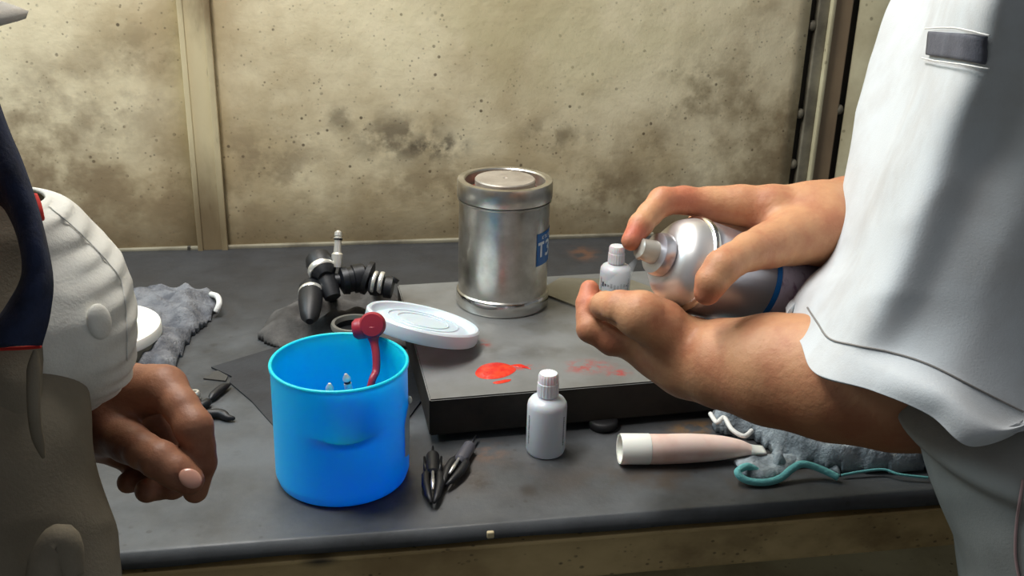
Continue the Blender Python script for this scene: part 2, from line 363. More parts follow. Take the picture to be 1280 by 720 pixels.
# ------------------------------------------------------------------ structure: wall, floor
def boxobj(name, lo, hi, mt, parent=None, bev=.0, smooth=False):
    bm = bmesh.new(); lo = np.array(lo, float); hi = np.array(hi, float)
    box(bm, tuple((lo+hi)/2), tuple(hi-lo), bev=bev); return bmobj(name, bm, mt, parent, smooth)
fl = boxobj('floor', (-3, -1.6, -.05), (3, BACKY+.3, 0), floor_m); fl['kind'] = 'structure'
WT = 2.9
wall = boxobj('wall_back', (-3, BACKY+.010, 0), (3, BACKY+.12, WT), darkgap); wall['kind'] = 'structure'
def wx(px, py): return float(wy(px, py)[0])
def sheet(x0, x1, mt, y=BACKY, amp=.004, seed=0):        # sheet metal panel, slightly buckled
    nx, nz = 40, 60; vs = []; fs = []
    for k in range(nz+1):
        for i in range(nx+1):
            x = x0+(x1-x0)*i/nx; z = .0+WT*k/nz
            e = min(1, i/3, (nx-i)/3)
            vs.append((x, y+amp*e*(noise.noise(Vector((x*2.3+seed, z*2.0, seed)))-.3), z))
    for k in range(nz):
        for i in range(nx):
            a = k*(nx+1)+i; fs.append((a, a+1, a+nx+2, a+nx+1))
    o = pydata('wall_panel', vs, fs, mt, wall); s = o.modifiers.new('thickness', 'SOLIDIFY'); s.thickness = .004; s.offset = 1; return o
b1l, b1r = wx(228, 60), wx(266, 60)
s2l, s2r = wx(1009, 110), wx(1051, 110)
sheet(-3, b1l-.001, cream, seed=3); sheet(b1r+.001, s2l-.012, cream, seed=1); sheet(s2r+.010, 3, cream2, seed=8)
boxobj('batten', (b1l, BACKY-.012, 0), (b1r, BACKY+.006, WT), batten_m, wall, .003)
boxobj('batten_edge', (b1l-.001, BACKY-.015, 0), (b1l+.006, BACKY+.004, WT), batten_m, wall, .001)
boxobj('batten_edge', (b1r-.007, BACKY-.015, 0), (b1r+.001, BACKY+.004, WT), batten_m, wall, .001)
boxobj('joint_strip', (s2l, BACKY-.004, 0), (s2l+.017, BACKY+.008, WT), greymetal, wall, .002)
boxobj('joint_rib', (s2l+.0165, BACKY-.012, 0), (s2l+.0225, BACKY+.008, WT), cream2, wall, .002)
boxobj('joint_strip', (s2l+.023, BACKY-.003, 0), (s2r, BACKY+.008, WT), strip_m, wall, .002)
for (px, py) in ((1016, 32), (1000, 142), (1049, 137), (991, 205)):
    p = wy(px, py); bm = bmesh.new(); bmesh.ops.create_icosphere(bm, subdivisions=2, radius=1, matrix=Matrix.Translation((p[0], BACKY+.001, p[2])) @ Matrix.Diagonal((.007, .005, .008, 1)))
    bmobj('weld_spot', bm, greymetal, wall)
# ledge strip where the wall meets the bench
lg = boxobj('trim_1', (-1.4, BACKY-.010, TOP+.002), (wx(815, 297), BACKY-.001, TOP+.0085), greymetal, None, .002); lg['kind'] = 'structure'
boxobj('trim_joint', (wx(238, 316)-.002, BACKY-.0115, TOP+.0015), (wx(238, 316)+.002, BACKY-.002, TOP+.009), darkgap, lg)

# ------------------------------------------------------------------ workbench and mat
RF = .711
bench = empty('workbench', (.1, 1.05, 0)); tag(bench, 'cream painted steel workbench with grimy stained front rail under the dark mat', 'workbench')
boxobj('bench_top', (-1.3, RF+.012, TOP-.03), (1.3, BACKY-.012, TOP-.0035), rail_m, bench, .002)
boxobj('front_rail', (-1.3, RF, TOP-.062), (1.3, RF+.03, TOP-.0045), rail_m, bench, .003)
boxobj('rail_lip', (-1.3, RF-.0095, TOP-.0175), (1.3, RF+.002, TOP-.0135), rail_m, bench, .001)
for x in (-1.25, 1.2):
    for y in (FRONTY+.01, BACKY-.09): boxobj('leg', (x, y, 0), (x+.05, y+.05, TOP-.03), rail_m, bench, .004)
boxobj('lower_shelf', (-1.25, FRONTY+.05, .30), (1.25, BACKY-.05, .325), cream2, bench, .003)
for px, py in ((613, 664),):
    p = PY(px, py+4, RF-.010); bm = bmesh.new(); box(bm, tuple(p), (.006, .004, .006), bev=.0012); bmobj('bolt_head', bm, batten_m, bench)
# mat with wavy front edge that droops over the rail
edge = [(-250, 735), (0, 711), (140, 699), (300, 687), (450, 671), (600, 654), (700, 646), (850, 636), (1000, 617), (1145, 603), (1330, 588)]
ev = [PZ(a, b, TOP+.0)[:2] for a, b in edge]
ex = [p[0] for p in ev]; ey = [p[1] for p in ev]
def edge_y(x): return float(np.interp(x, ex, ey))
vs = []; fs = []; nx, ny = 180, 60
for i in range(nx+1):
    x = -1.28+2.56*i/nx; y0 = RF-.0055+.0018*noise.noise(Vector((x*7, 1, 1)))
    vs.append((x, y0-.0025, TOP-.0085+.002*noise.noise(Vector((x*11, 5, 1))))); vs.append((x, y0-.0015, TOP-.004))
    for j in range(ny+1):
        t = (j/ny)**1.6; y = y0+(BACKY-.004-y0)*t
        z = TOP+.0015+.0012*(noise.noise(Vector((x*9, y*9, 0)))-.2)*min(1, j/3)
        vs.append((x, y, z))
for i in range(nx):
    for j in range(ny):
        pass
    for j in range(ny+2):
        a = i*(ny+3)+j; fs.append((a, a+ny+3, a+ny+4, a+1))
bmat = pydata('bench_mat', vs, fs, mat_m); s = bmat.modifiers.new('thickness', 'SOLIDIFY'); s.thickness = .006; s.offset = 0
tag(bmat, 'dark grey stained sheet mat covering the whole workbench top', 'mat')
MT = TOP+.0045
# ------------------------------------------------------------------ surface plate
PB = MT+.008
c0 = PZ(540, 545, PB); PT = zat(537, 500, c0[1])            # top height of the block
FLp = PZ(537, 500, PT); BLp = PZ(497, 356, PT); FRd = PZ(805, 478, PT)-FLp; FRd = FRd/np.linalg.norm(FRd)
FRp = FLp+FRd*.40; BRp = BLp+FRd*.42
bm = bmesh.new()
lo = [bm.verts.new((p[0], p[1], PB)) for p in (FLp, FRp, BRp, BLp)]; hi = [bm.verts.new((p[0], p[1], PT)) for p in (FLp, FRp, BRp, BLp)]
ft = bm.faces.new(hi); bm.faces.new(lo[::-1])
for i in range(4): bm.faces.new((lo[i], lo[(i+1) % 4], hi[(i+1) % 4], hi[i]))
bmesh.ops.bevel(bm, geom=list(bm.edges), offset=.0012, segments=2, affect='EDGES')
plate = bmobj('surface_plate', bm, [plate_side, plate_m], None, 'auto')
for p in plate.data.polygons: p.material_index = 1 if p.normal.z > .5 else 0
tag(plate, 'thick grey steel plate with red smears under the steel cylinder', 'metal plate')
for q in (PZ(757, 541, MT)+np.array([0, .012, 0]), FLp+FRd*.03+np.array([0, .03, 0]), BLp+FRd*.03-np.array([0, .03, 0]), BRp-FRd*.04-np.array([0, .03, 0])):
    bm = bmesh.new(); lathe(bm, [(.013, MT), (.0145, MT+.003), (.0145, PB), (.012, PB+.001)], Matrix.Translation((q[0], q[1], 0)), 24); bmobj('rubber_foot', bm, rubber, plate)
# wet red ink puddle: irregular rounded rim
def puddle(name, cpx, pts, h, mt, parent, label=None):
    z = PT+.0002; P = [PZ(a, b, z) for a, b in pts]; c = PZ(*cpx, z); n = 48
    ring = [cr(np.array(P), u, True) for u in np.arange(n)*len(P)/n]; vs = [c+np.array([0, 0, h])]; fs = []
    for k, (s_, hh) in enumerate(((.5, h*1.0), (.85, h*.9), (1, 0))):
        for q in ring: vs.append(c+(q-c)*s_+np.array([0, 0, hh*(1+.5*noise.noise(Vector(q*200)))]))
    for i in range(n): fs.append((0, 1+i, 1+(i+1) % n))
    for k in range(2):
        for i in range(n): a = 1+k*n+i; b = 1+k*n+(i+1) % n; fs.append((a, a+n, b+n, b))
    return pydata(name, vs, fs, mt, parent)
puddle('ink_puddle', (620, 465), [(594, 466), (602, 457), (618, 453), (634, 455), (645, 461), (640, 467), (628, 472), (612, 474), (599, 472)], .0009, redwet, plate)
puddle('ink_puddle', (628, 477), [(616, 478), (626, 475.5), (638, 474), (637, 476.5), (628, 479), (620, 480)], .0004, redwet, plate)
puddle('ink_puddle', (650, 459), [(638, 456.5), (650, 455), (658, 458), (664, 461.5), (655, 460), (646, 458.5)], .0003, redwet, plate)
# thin sheet on the plate
q4 = [PZ(*p, PT+.0003) for p in ((672, 366), (724, 386), (860, 432), (905, 395), (790, 352), (700, 349))]
bm = bmesh.new(); vs_ = [bm.verts.new(tuple(p)) for p in q4]; f = bm.faces.new(vs_); r = bmesh.ops.extrude_face_region(bm, geom=[f]); bmesh.ops.translate(bm, verts=[v for v in r['geom'] if isinstance(v, bmesh.types.BMVert)], vec=(0, 0, .0022))
o = bmobj('steel_sheet', bm, mat('thin_sheet_metal', lin(150, 146, 132), .35, .5, col2=lin(128, 124, 110), nscale=14), None, False); tag(o, 'thin flat steel sheet lying on the plate right of the steel cylinder', 'sheet metal')

# ------------------------------------------------------------------ steel cylinder
CR_ = 57.5*1.13/FPX
fp = PZ(627, 399, PT); fwd2 = np.array([fp[0], fp[1], 0]); fwd2 /= np.linalg.norm(fwd2)
cc = fp+fwd2*CR_; CR_ = 57.5*depth(cc)/FPX; cc = fp+fwd2*CR_
ztop = zat(626, 240, (fp)[1]); H = ztop-PT
cyl = empty('load_cell_cylinder', (cc[0], cc[1], PT)); tag(cyl, 'satin stainless steel cylinder with blue sticker and recessed disc top, on the plate', 'steel cylinder')
T = Matrix.Translation((cc[0], cc[1], PT)); r = CR_
bm = bmesh.new(); lathe(bm, [(r*.96, .0), (r*.985, .001), (r*.985, H*.115), (r*.955, H*.125), (r*.955, H*.83), (r*.955, H*.835), (r*.99, H*.845), (r*.99, H*.855), (r*.9, H*.86)], T, 96); bmobj('body', bm, steel, cyl, 'auto')
bm = bmesh.new(); lathe(bm, [(r*.985, .0008), (r*1.0, .003), (r*1.0, H*.10), (r*.985, H*.112), (r*.95, H*.118)], T, 96); bmobj('base_band', bm, steel2, cyl, 'auto')
bm = bmesh.new(); lathe(bm, [(r*.9, H*.862), (r*.985, H*.862), (r*1.0, H*.872), (r*1.0, H*.985), (r*.985, H), (r*.86, H), (r*.835, H*.99), (r*.82, H*.90), (r*.3, H*.895)], T, 96, False, True); bmobj('top_collar', bm, steel, cyl, 'auto')
bm = bmesh.new(); lathe(bm, [(r*.70, H*.896), (r*.72, H*.92), (r*.64, H*.935), (r*.3, H*.935)], T, 64); bmobj('seal_ring', bm, redring, cyl, 'auto')
bm = bmesh.new(); lathe(bm, [(r*.60, H*.93), (r*.63, H*.94), (r*.63, H*.995), (r*.61, H*1.004), (r*.05, H*1.004), (r*.04, H*1.0), (.0003, H*1.0)], T, 64, False, True); bmobj('top_disc', bm, steel_d, cyl, 'auto')
def wrap(bm, c, rad, a0, a1, z0, z1, n=16, off=.0003):
    prev = None
    for i in range(n+1):
        a = a0+(a1-a0)*i/n; p = [bm.verts.new((c[0]+(rad+off)*math.cos(a), c[1]+(rad+off)*math.sin(a), z)) for z in (z0, z1)]
        if prev: bm.faces.new((prev[0], p[0], p[1], prev[1]))
        prev = p
va = math.atan2(-cc[1], -cc[0])     # angle of cylinder side facing the camera
def angx(off): return va+math.asin(max(-1, min(1, off)))
lz0, lz1 = zat(672, 328, cc[1]-r*.5), zat(672, 288, cc[1]-r*.5)
bm = bmesh.new(); wrap(bm, cc, r*.957, va+.80, va+2.1, lz0, lz1, 24); o = bmobj('label', bm, bluel, cyl)
GL = {'T': [[(0, 1), (1, 1)], [(.5, 1), (.5, 0)]], '3': [[(0, .92), (.3, 1), (.75, .97), (.9, .78), (.7, .56), (.4, .53)], [(.4, .53), (.8, .48), (.95, .25), (.7, .03), (.3, 0), (0, .1)]],
      'k': [[(0, 0), (0, 1)], [(.9, 1), (0, .45), (.9, 0)]]}
bm = bmesh.new(); lh = lz1-lz0
def wstroke(bm, pts, c, rad, a0, z0, wa, hz, th):
    for (u0, v0), (u1, v1) in zip(pts, pts[1:]):
        A = np.array([a0+u0*wa, z0+v0*hz]); B = np.array([a0+u1*wa, z0+v1*hz]); d = (B-A)*np.array([rad, 1]); L = np.linalg.norm(d); d /= L; nrm = np.array([-d[1]/rad, d[0]])*th/2
        q = [A-nrm, B-nrm, B+nrm, A+nrm]
        bm.faces.new([bm.verts.new((c[0]+(rad+.0006)*math.cos(x), c[1]+(rad+.0006)*math.sin(x), z)) for x, z in q])
wstroke_r = r*.957
for ch, a in (('T', .84), ('3', 1.13)):
    for st in GL[ch]: wstroke(bm, st, cc, wstroke_r, va+a, lz0+lh*.26, .22, lh*.42, .0032)
for i in range(5):
    for st in GL['T' if i % 2 else 'k'][:2]: wstroke(bm, st, cc, wstroke_r, va+.98+i*.085, lz0+lh*.80, .055, lh*.10, .0009)
bmobj('label_print', bm, white_ink, o, False)

# ------------------------------------------------------------------ dropper bottles
def bottle(cpx, base_y, top_y, wpx, zb, label):
    fp = PZ(cpx, base_y, zb); f = np.array([fp[0], fp[1], 0]); f /= np.linalg.norm(f)
    R_ = wpx/2*depth(fp)/FPX; c = fp+f*R_; R_ = wpx/2*depth(c)/FPX; c = fp+f*R_
    H = zat(cpx, top_y+3, c[1])-zb
    b = empty('dropper_bottle', (c[0], c[1], zb)); tag(b, label, 'bottle', 'milky plastic dropper bottles')
    T = Matrix.Translation((c[0], c[1], zb)); hb = H*.70
    bm = bmesh.new(); lathe(bm, [(R_*.80, 0), (R_*.93, .0008), (R_, .004), (R_, hb*.84), (R_*.97, hb*.90), (R_*.86, hb*.955), (R_*.68, hb*.99), (R_*.48, hb*1.01), (R_*.45, hb*1.06), (R_*.3, hb*1.06)], T, 48); body = bmobj('body', bm, milky, b, 'auto')
    bm = bmesh.new(); lathe(bm, [(R_*.50, hb*1.035), (R_*.535, hb*1.045), (R_*.525, H*.88), (R_*.50, H*.885), (R_*.495, H*.96), (R_*.44, H*.995), (R_*.2, H)], T, 40, rfun=lambda a, z: .00025*math.cos(a*20)); bmobj('cap', bm, milky_cap, b, 'auto')
    ang = math.atan2(-c[1], -c[0])
    for s_ in (-1, 1):
        bm = bmesh.new()
        for i in range(15):
            z0 = hb*(.22+.035*i); wrap(bm, c, R_, ang+s_*1.02-.045, ang+s_*1.02+.045*random.uniform(.3, 1), z0+zb, z0+zb+hb*random.uniform(.018, .028), 2)
        tag(bmobj('printed_line', bm, ink, body, False), kind='stuff')
    return b, c, R_
bottle(681, 576, 463, 49, MT, 'milky plastic dropper bottle standing on the mat before the plate')
b2, c2, r2 = bottle(766, 389, 304, 38, PT, 'milky plastic dropper bottle standing on the plate behind the cupped hand')
bm = bmesh.new(); za = zat(768, 352, c2[1]); ang = math.atan2(-c2[1], -c2[0]); 
for i in range(9): wrap(bm, c2, r2, ang-.9+i*.21, ang-.9+i*.21+.14, za-.002+.0015*math.sin(i), za+.0025+.001*math.cos(i*2), 3)
bmobj('printed_mark', bm, ink, b2, False)

# ------------------------------------------------------------------ blue cup and its contents
fp = PZ(431, 638, MT); f = np.array([fp[0], fp[1], 0]); f /= np.linalg.norm(f)
r = .058; cc = fp+f*r; r = 82*depth(cc)/FPX; cc = fp+f*r
H = zat(424, 491, (cc-f*r)[1])-MT
cup = empty('blue_cup', (cc[0], cc[1], MT)); tag(cup, 'bright blue plastic cup with a moulded front bulge and grey sticker', 'cup')
va = math.atan2(-cc[1], -cc[0]); hz = zat(430, 549, (cc-f*r)[1])-MT
def bulge(a, z):
    if z < 0 or z > H*.98: return 0
    da = (a-va-.06+math.pi) % (2*math.pi)-math.pi
    g = math.exp(-(da/.36)**2)
    t = (z-hz)
    v = max(0, 1-t/(H*.40))**1.6 if t >= 0 else max(0, 1+t/.012)**1.5
    return .0095*g*v
N_ = 60
prof = [(r*.0+.001, 0), (r*.90, 0), (r*.96, .002), (r*1.0, .009)]+[(r*(1-.01*k/N_), .009+(H-.012)*k/N_) for k in range(1, N_+1)]+[(r*1.008, H-.0025), (r*1.006, H), (r*.975, H+.0008), (r*.955, H-.001)]
prof_in = [(r*(.95-.002*k), H-.002-(H-.008)*k/10) for k in range(1, 11)]+[(r*.4, .0045), (.001, .0045)]
bm = bmesh.new(); T = Matrix.Translation((cc[0], cc[1], MT))
def rf(a, z): return bulge(a, z) if z > .01 else 0
lathe(bm, prof, T, 128, True, False, rf)
bmesh.ops.remove_doubles(bm, verts=bm.verts, dist=1e-6)
top_ring = [(r*.955, H-.001)]
lathe(bm, top_ring+prof_in, T, 128, False, True)
bmesh.ops.remove_doubles(bm, verts=bm.verts, dist=1e-5)
bmobj('cup_body', bm, bluecup, cup, 'auto')
bm = bmesh.new(); tube(bm, [(cc[0]+r*.985*math.cos(t), cc[1]+r*.985*math.sin(t), MT+H) for t in np.linspace(0, 2*math.pi, 97)[:-1]], .0016, 8, True); bmobj('rim', bm, bluecup, cup)
bm = bmesh.new(); z1 = zat(508, 497, cc[1]); z0 = zat(508, 560, cc[1]); prev = None
for i in range(13):
    a = va+1.12+.55*i/12; zz0 = z0+.006*(1-i/12)**2; zz1 = z1-.012*max(0, 1-i/5)**2
    p = [bm.verts.new((cc[0]+(r+.0006)*math.cos(a), cc[1]+(r+.0006)*math.sin(a), z)) for z in (zz0, zz1)]
    if prev: bm.faces.new((prev[0], p[0], p[1], prev[1]))
    prev = p
bmobj('sticker', bm, sticker, cup)
bm = bmesh.new(); bmesh.ops.create_uvsphere(bm, u_segments=12, v_segments=8, radius=1, matrix=Matrix.Translation((cc[0]+(r+.001)*math.cos(va+1.5), cc[1]+(r+.001)*math.sin(va+1.5), z1)) @ Matrix.Diagonal((.002, .002, .0035, 1))); bmobj('sticker_corner', bm, whitep, cup)
# plugs
def plug(tip, base, label, group='jack plugs in the blue cup'):
    tip = Vector(tip); base = Vector(base); L = (tip-base).length; p = empty('jack_plug', base); tag(p, label, 'plug', group)
    M = Matrix.Translation(base) @ frame_z(tip-base)
    bm = bmesh.new(); lathe(bm, [(.0035, 0), (.0052, .004), (.0055, L-.034), (.0048, L-.030)], M, 20); bmobj('plug_body', bm, blackp, p, 'auto')
    bm = bmesh.new(); lathe(bm, [(.0042, L-.031), (.0042, L-.027), (.0032, L-.026), (.0032, L-.009), (.0026, L-.0088)], M, 20); bmobj('plug_shaft', bm, silver, p, 'auto')
    bm = bmesh.new(); lathe(bm, [(.0027, L-.0086), (.0027, L-.0072)], M, 20); bmobj('insulator_band', bm, rubber, p, 'auto')
    bm = bmesh.new(); lathe(bm, [(.0024, L-.0071), (.0033, L-.006), (.0033, L-.004), (.0012, L-.0003)], M, 20); bmobj('plug_tip', bm, silver, p, 'auto')
    return p
dr_ = depth(cc+np.array([0, 0, H]))-.005
for (px, py, d, bx, by, lab) in ((432, 467, dr_, .018, -.012, 'silver tipped jack plug leaning right, centre of the blue cup'), (412, 479, dr_-.003, -.012, -.01, 'silver tipped jack plug barely showing, left in the blue cup')):
    t = PD(px, py, d); plug(t, (cc[0]+bx, cc[1]+by, MT+.012), lab)
# red hooked tool
red = empty('red_peg', (cc[0]+.02, cc[1]+.02, MT+.01)); tag(red, 'dark red plastic peg with round knobbed head sticking out of the blue cup', 'peg')
dd = depth(cc+np.array([0, 0, H]))+.040
hc = PD(466, 406, dd)
tw = np.array(-FW); M = Matrix.Translation(tuple(hc)) @ frame_z(tw)
bm = bmesh.new(); lathe(bm, [(.006, -.012), (.0095, -.010), (.0112, -.004), (.0115, .004), (.0098, .0068), (.004, .0072)], M, 28); bmobj('knob', bm, darkred, red, 'auto')
a_ = PD(462, 409, dd+.003); b_ = PD(442, 412, dd+.004); M = Matrix.Translation(tuple(a_)) @ frame_z(b_-a_); L = float(np.linalg.norm(b_-a_))
bm = bmesh.new(); lathe(bm, [(.008, 0), (.0095, L*.3), (.0092, L*.8), (.007, L)], M, 24); bmobj('side_lug', bm, darkred, red, 'auto')
pts = spline([PD(466, 408, dd), PD(467, 424, dd), PD(470, 442, dd-.003), PD(470, 464, dd-.006), PD(463, 484, dd-.012), (cc[0]+.012, cc[1]+.004, MT+.012)], 26)
rad = list(np.interp(np.linspace(0, 1, 26), [0, .12, .25, .6, 1], [.0078, .0065, .0036, .0034, .003]))
bm = bmesh.new(); tube(bm, pts, rad, 14); bmobj('stem', bm, darkred, red)
# lid
lid = None
dl = 1.045; C = PD(529, 400, dl); a = math.radians(14); iu = RT*math.cos(a)-UP*math.sin(a); iv = UP*math.cos(a)+RT*math.sin(a)
sn = .17; vv = FW*math.sqrt(1-sn*sn)+iv*sn; nn = np.cross(iu, vv); RL = 72*dl/FPX
M = Matrix(((iu[0], vv[0], nn[0], C[0]), (iu[1], vv[1], nn[1], C[1]), (iu[2], vv[2], nn[2], C[2]), (0, 0, 0, 1)))
lid = empty('cup_lid', C); tag(lid, 'translucent white round plastic lid tilted between blue cup and steel cylinder', 'lid')
bm = bmesh.new(); lathe(bm, [(RL*.2, -.001), (RL*.70, -.001), (RL*.74, -.0015), (RL*.78, -.0035), (RL*.84, -.004), (RL*.90, -.001), (RL*.92, .002), (RL*.97, .0028), (RL, .001), (RL*1.005, -.009), (RL*.985, -.0115), (RL*.96, -.009), (RL*.95, -.004), (RL*.84, -.006), (RL*.76, -.0055), (RL*.7, -.003), (RL*.2, -.003)], M, 80); bmobj('lid_disc', bm, lidm, lid, 'auto')
bm = bmesh.new()
for rr in (.45, .62): tube(bm, [M @ Vector((RL*rr*math.cos(t), RL*rr*math.sin(t), -.0006)) for t in np.linspace(0, 2*math.pi, 61)[:-1]], .0007, 6, True)
bmobj('moulded_ring', bm, lidm, lid)

# ------------------------------------------------------------------ cloths
def inside(poly, x, y):
    c = False; n = len(poly)
    for i in range(n):
        x1, y1 = poly[i][:2]; x2, y2 = poly[(i+1) % n][:2]
        if (y1 > y) != (y2 > y) and x < (x2-x1)*(y-y1)/(y2-y1)+x1: c = not c
    return c
def edist(poly, x, y):
    d = 9
    for i in range(len(poly)):
        a = np.array(poly[i][:2]); b = np.array(poly[(i+1) % len(poly)][:2]); p = np.array((x, y)); t = max(0, min(1, (p-a) @ (b-a)/((b-a) @ (b-a)+1e-9))); d = min(d, np.linalg.norm(p-a-(b-a)*t))
    return d
def heap(name, px, z0, h, wd, mt, parent=None, step=.0035, fs_=30., seed=0., ridg=.5):
    P = [PZ(a, b, z0)[:2] for a, b in px]; x0, y0 = np.min(P, 0); x1, y1 = np.max(P, 0)
    nx, ny = int((x1-x0)/step)+2, int((y1-y0)/step)+2; idm = {}; top = []; fs = []
    for i in range(nx):
        for j in range(ny):
            x, y = x0+i*step, y0+j*step
            if inside(P, x, y):
                e = edist(P, x, y); v = Vector((x*fs_+seed, y*fs_, seed))
                rdg = (1-abs(noise.noise(v))*2)
                z = z0+.001+h*min(1, e/wd)**.6*(1-ridg+ridg*rdg+.25*noise.noise(v*2.7))
                idm[i, j] = len(top); top.append((x, y, max(z, z0+.0008)))
    seen = {}; best = []
    for k0 in idm:
        if k0 in seen: continue
        st = [k0]; comp = []; seen[k0] = 1
        while st:
            i, j = st.pop(); comp.append((i, j))
            for q in ((i+1, j), (i-1, j), (i, j+1), (i, j-1)):
                if q in idm and q not in seen: seen[q] = 1; st.append(q)
        if len(comp) > len(best): best = comp
    def quad(i, j): return all(k in best for k in ((i, j), (i+1, j), (i+1, j+1), (i, j+1)))
    best = set(best); best = {k for k in best if any(quad(*q) for q in (k, (k[0]-1, k[1]), (k[0], k[1]-1), (k[0]-1, k[1]-1)))}
    order = [k for k in idm if k in best]; top = [top[idm[k]] for k in order]; idm = {k: i for i, k in enumerate(order)}
    n = len(top); bot = [(x, y, z0) for x, y, _ in top]
    cnt = {}
    for (i, j), a in idm.items():
        if all(k in idm for k in ((i+1, j), (i, j+1), (i+1, j+1))):
            q = (a, idm[i+1, j], idm[i+1, j+1], idm[i, j+1]); fs.append(q); fs.append(tuple(k+n for k in q[::-1]))
            for u, v in zip(q, q[1:]+q[:1]): cnt[(u, v)] = 1
    for (u, v) in list(cnt):
        if (v, u) not in cnt: fs.append((v, u, u+n, v+n))
    o = pydata(name, top+bot, fs, mt, parent); s = o.modifiers.new('s', 'SMOOTH'); s.iterations = 2; return o
g = heap('work_glove', [(150, 380), (186, 370), (230, 369), (272, 371), (274, 386), (262, 407), (243, 421), (228, 448), (216, 474), (190, 474), (150, 470)], MT, .024, .02, knit, seed=2.); tag(g, 'grey knit work glove with white cuff beside the white tin', 'glove')
bm = bmesh.new(); tube(bm, spline([PZ(264, 368, MT+.012), PZ(272, 371, MT+.016), PZ(274, 380, MT+.014), PZ(270, 390, MT+.006)], 14), .0035, 10); bmobj('cuff_hem', bm, whitecloth, g)
rg = heap('grey_rag', [(318, 425), (335, 402), (360, 385), (400, 370), (430, 362), (470, 368), (500, 378), (512, 400), (512, 440), (420, 440), (345, 438)], MT, .030, .03, rag_m, seed=5., fs_=22); tag(rg, 'crumpled dark grey rag behind the blue cup', 'rag')
# tin with ring rim
c = PZ(442, 404, MT+.04); tin = empty('ring_tin', (c[0], c[1], MT)); tag(tin, 'small black round tin with pale metal rim behind the blue cup', 'tin')
R_ = 28*depth(c)/FPX; T = Matrix.Translation((c[0], c[1], MT)); bm = bmesh.new(); lathe(bm, [(R_*.9, .0), (R_*.95, .002), (R_*.95, .036), (R_*.8, .036), (R_*.78, .03), (R_*.1, .03)], T, 48); bmobj('tin_body', bm, blackm, tin, 'auto')
bm = bmesh.new(); lathe(bm, [(R_*.80, .036), (R_*1.0, .0355), (R_*1.02, .038), (R_*.98, .041), (R_*.84, .041), (R_*.80, .036)], T, 48, False, False); bmobj('rim', bm, mat('tin_rim_metal', lin(170, 168, 160), .35, .8), tin, 'auto')
# white tin at left
c = PZ(121, 409, MT+.035); wt = empty('round_tin', (c[0], c[1], MT)); tag(wt, 'round metal tin with white lid partly hidden behind the left person', 'tin')
R_ = 77*depth(c)/FPX; T = Matrix.Translation((c[0], c[1], MT)); bm = bmesh.new(); lathe(bm, [(R_*.95, 0), (R_*.97, .001), (R_*.97, .028), (R_*.9, .029)], T, 64); bmobj('tin_body', bm, greymetal, wt, 'auto')
bm = bmesh.new(); lathe(bm, [(R_*.98, .024), (R_, .025), (R_, .034), (R_*.985, .036), (R_*.90, .0362), (R_*.88, .035), (R_*.1, .035)], T, 64); bmobj('lid', bm, whitep, wt, 'auto')
# black pad under the cup
pp = [PZ(*p, MT+.0002) for p in ((264, 460), (343, 436), (430, 424), (532, 436), (537, 470), (528, 500), (470, 580), (400, 580), (345, 537), (315, 503), (287, 479), (290, 472))]
bm = bmesh.new(); vs_ = [bm.verts.new(tuple(p)) for p in pp]; f_ = bm.faces.new(vs_); rr_ = bmesh.ops.extrude_face_region(bm, geom=[f_]); bmesh.ops.translate(bm, verts=[v for v in rr_['geom'] if isinstance(v, bmesh.types.BMVert)], vec=(0, 0, .0015))
o = bmobj('black_pad', bm, mat('black_pad_rubber', lin(40, 42, 46), .75, col2=lin(30, 30, 33), nscale=30, bump=.3, bscale=200), None, False); tag(o, 'flat black pad lying under the blue cup', 'pad')
# loose offcut
pp = [PZ(*p, MT+.0003) for p in ((254, 474), (272, 464), (285, 471), (282, 477))]
bm = bmesh.new(); vs_ = [bm.verts.new(tuple(p)) for p in pp]; f_ = bm.faces.new(vs_); rr_ = bmesh.ops.extrude_face_region(bm, geom=[f_]); bmesh.ops.translate(bm, verts=[v for v in rr_['geom'] if isinstance(v, bmesh.types.BMVert)], vec=(0, 0, .0012))
o = bmobj('rubber_offcut', bm, mat('offcut_rubber', lin(62, 60, 56), .8, bump=.2), None, False); tag(o, 'small grey triangular offcut at the pad corner', 'offcut')
# small pliers
pc = PZ(243, 493, MT+.006); pl = empty('small_pliers', (pc[0], pc[1], MT)); tag(pl, 'small pliers with black handles and silver pivot behind the left hand', 'pliers')
bm = bmesh.new(); lathe(bm, [(.003, -.005), (.0058, -.004), (.006, .001), (.0045, .0035), (.0025, .0035), (.0022, .0015), (.0005, .0015)], Matrix.Translation(tuple(pc)), 24); bmobj('pivot', bm, silver, pl, 'auto')
bm = bmesh.new(); tube(bm, spline([PZ(243, 493, MT+.005), PZ(250, 507, MT+.005), PZ(262, 501, MT+.005)], 10), [.003]*3+[.0042]*6+[.002], 10); tube(bm, spline([PZ(262, 500, MT+.004), PZ(268, 493, MT+.005), PZ(278, 485, MT+.005), PZ(288, 480, MT+.004)], 12), [.0015, .002, .0036]+[.0042]*6+[.003, .002, .001], 10); bmobj('handle', bm, blackp, pl)
bm = bmesh.new(); tube(bm, spline([PZ(243, 493, MT+.004), PZ(250, 518, MT+.005), PZ(262, 517, MT+.005), PZ(276, 517, MT+.005), (PZ(285, 522, MT+.004)), PZ(294, 523, MT+.003)], 18), [.003]*3+[.0045]*10+[.0035, .003, .0025, .002, .001], 10); bmobj('handle', bm, blackp, pl)
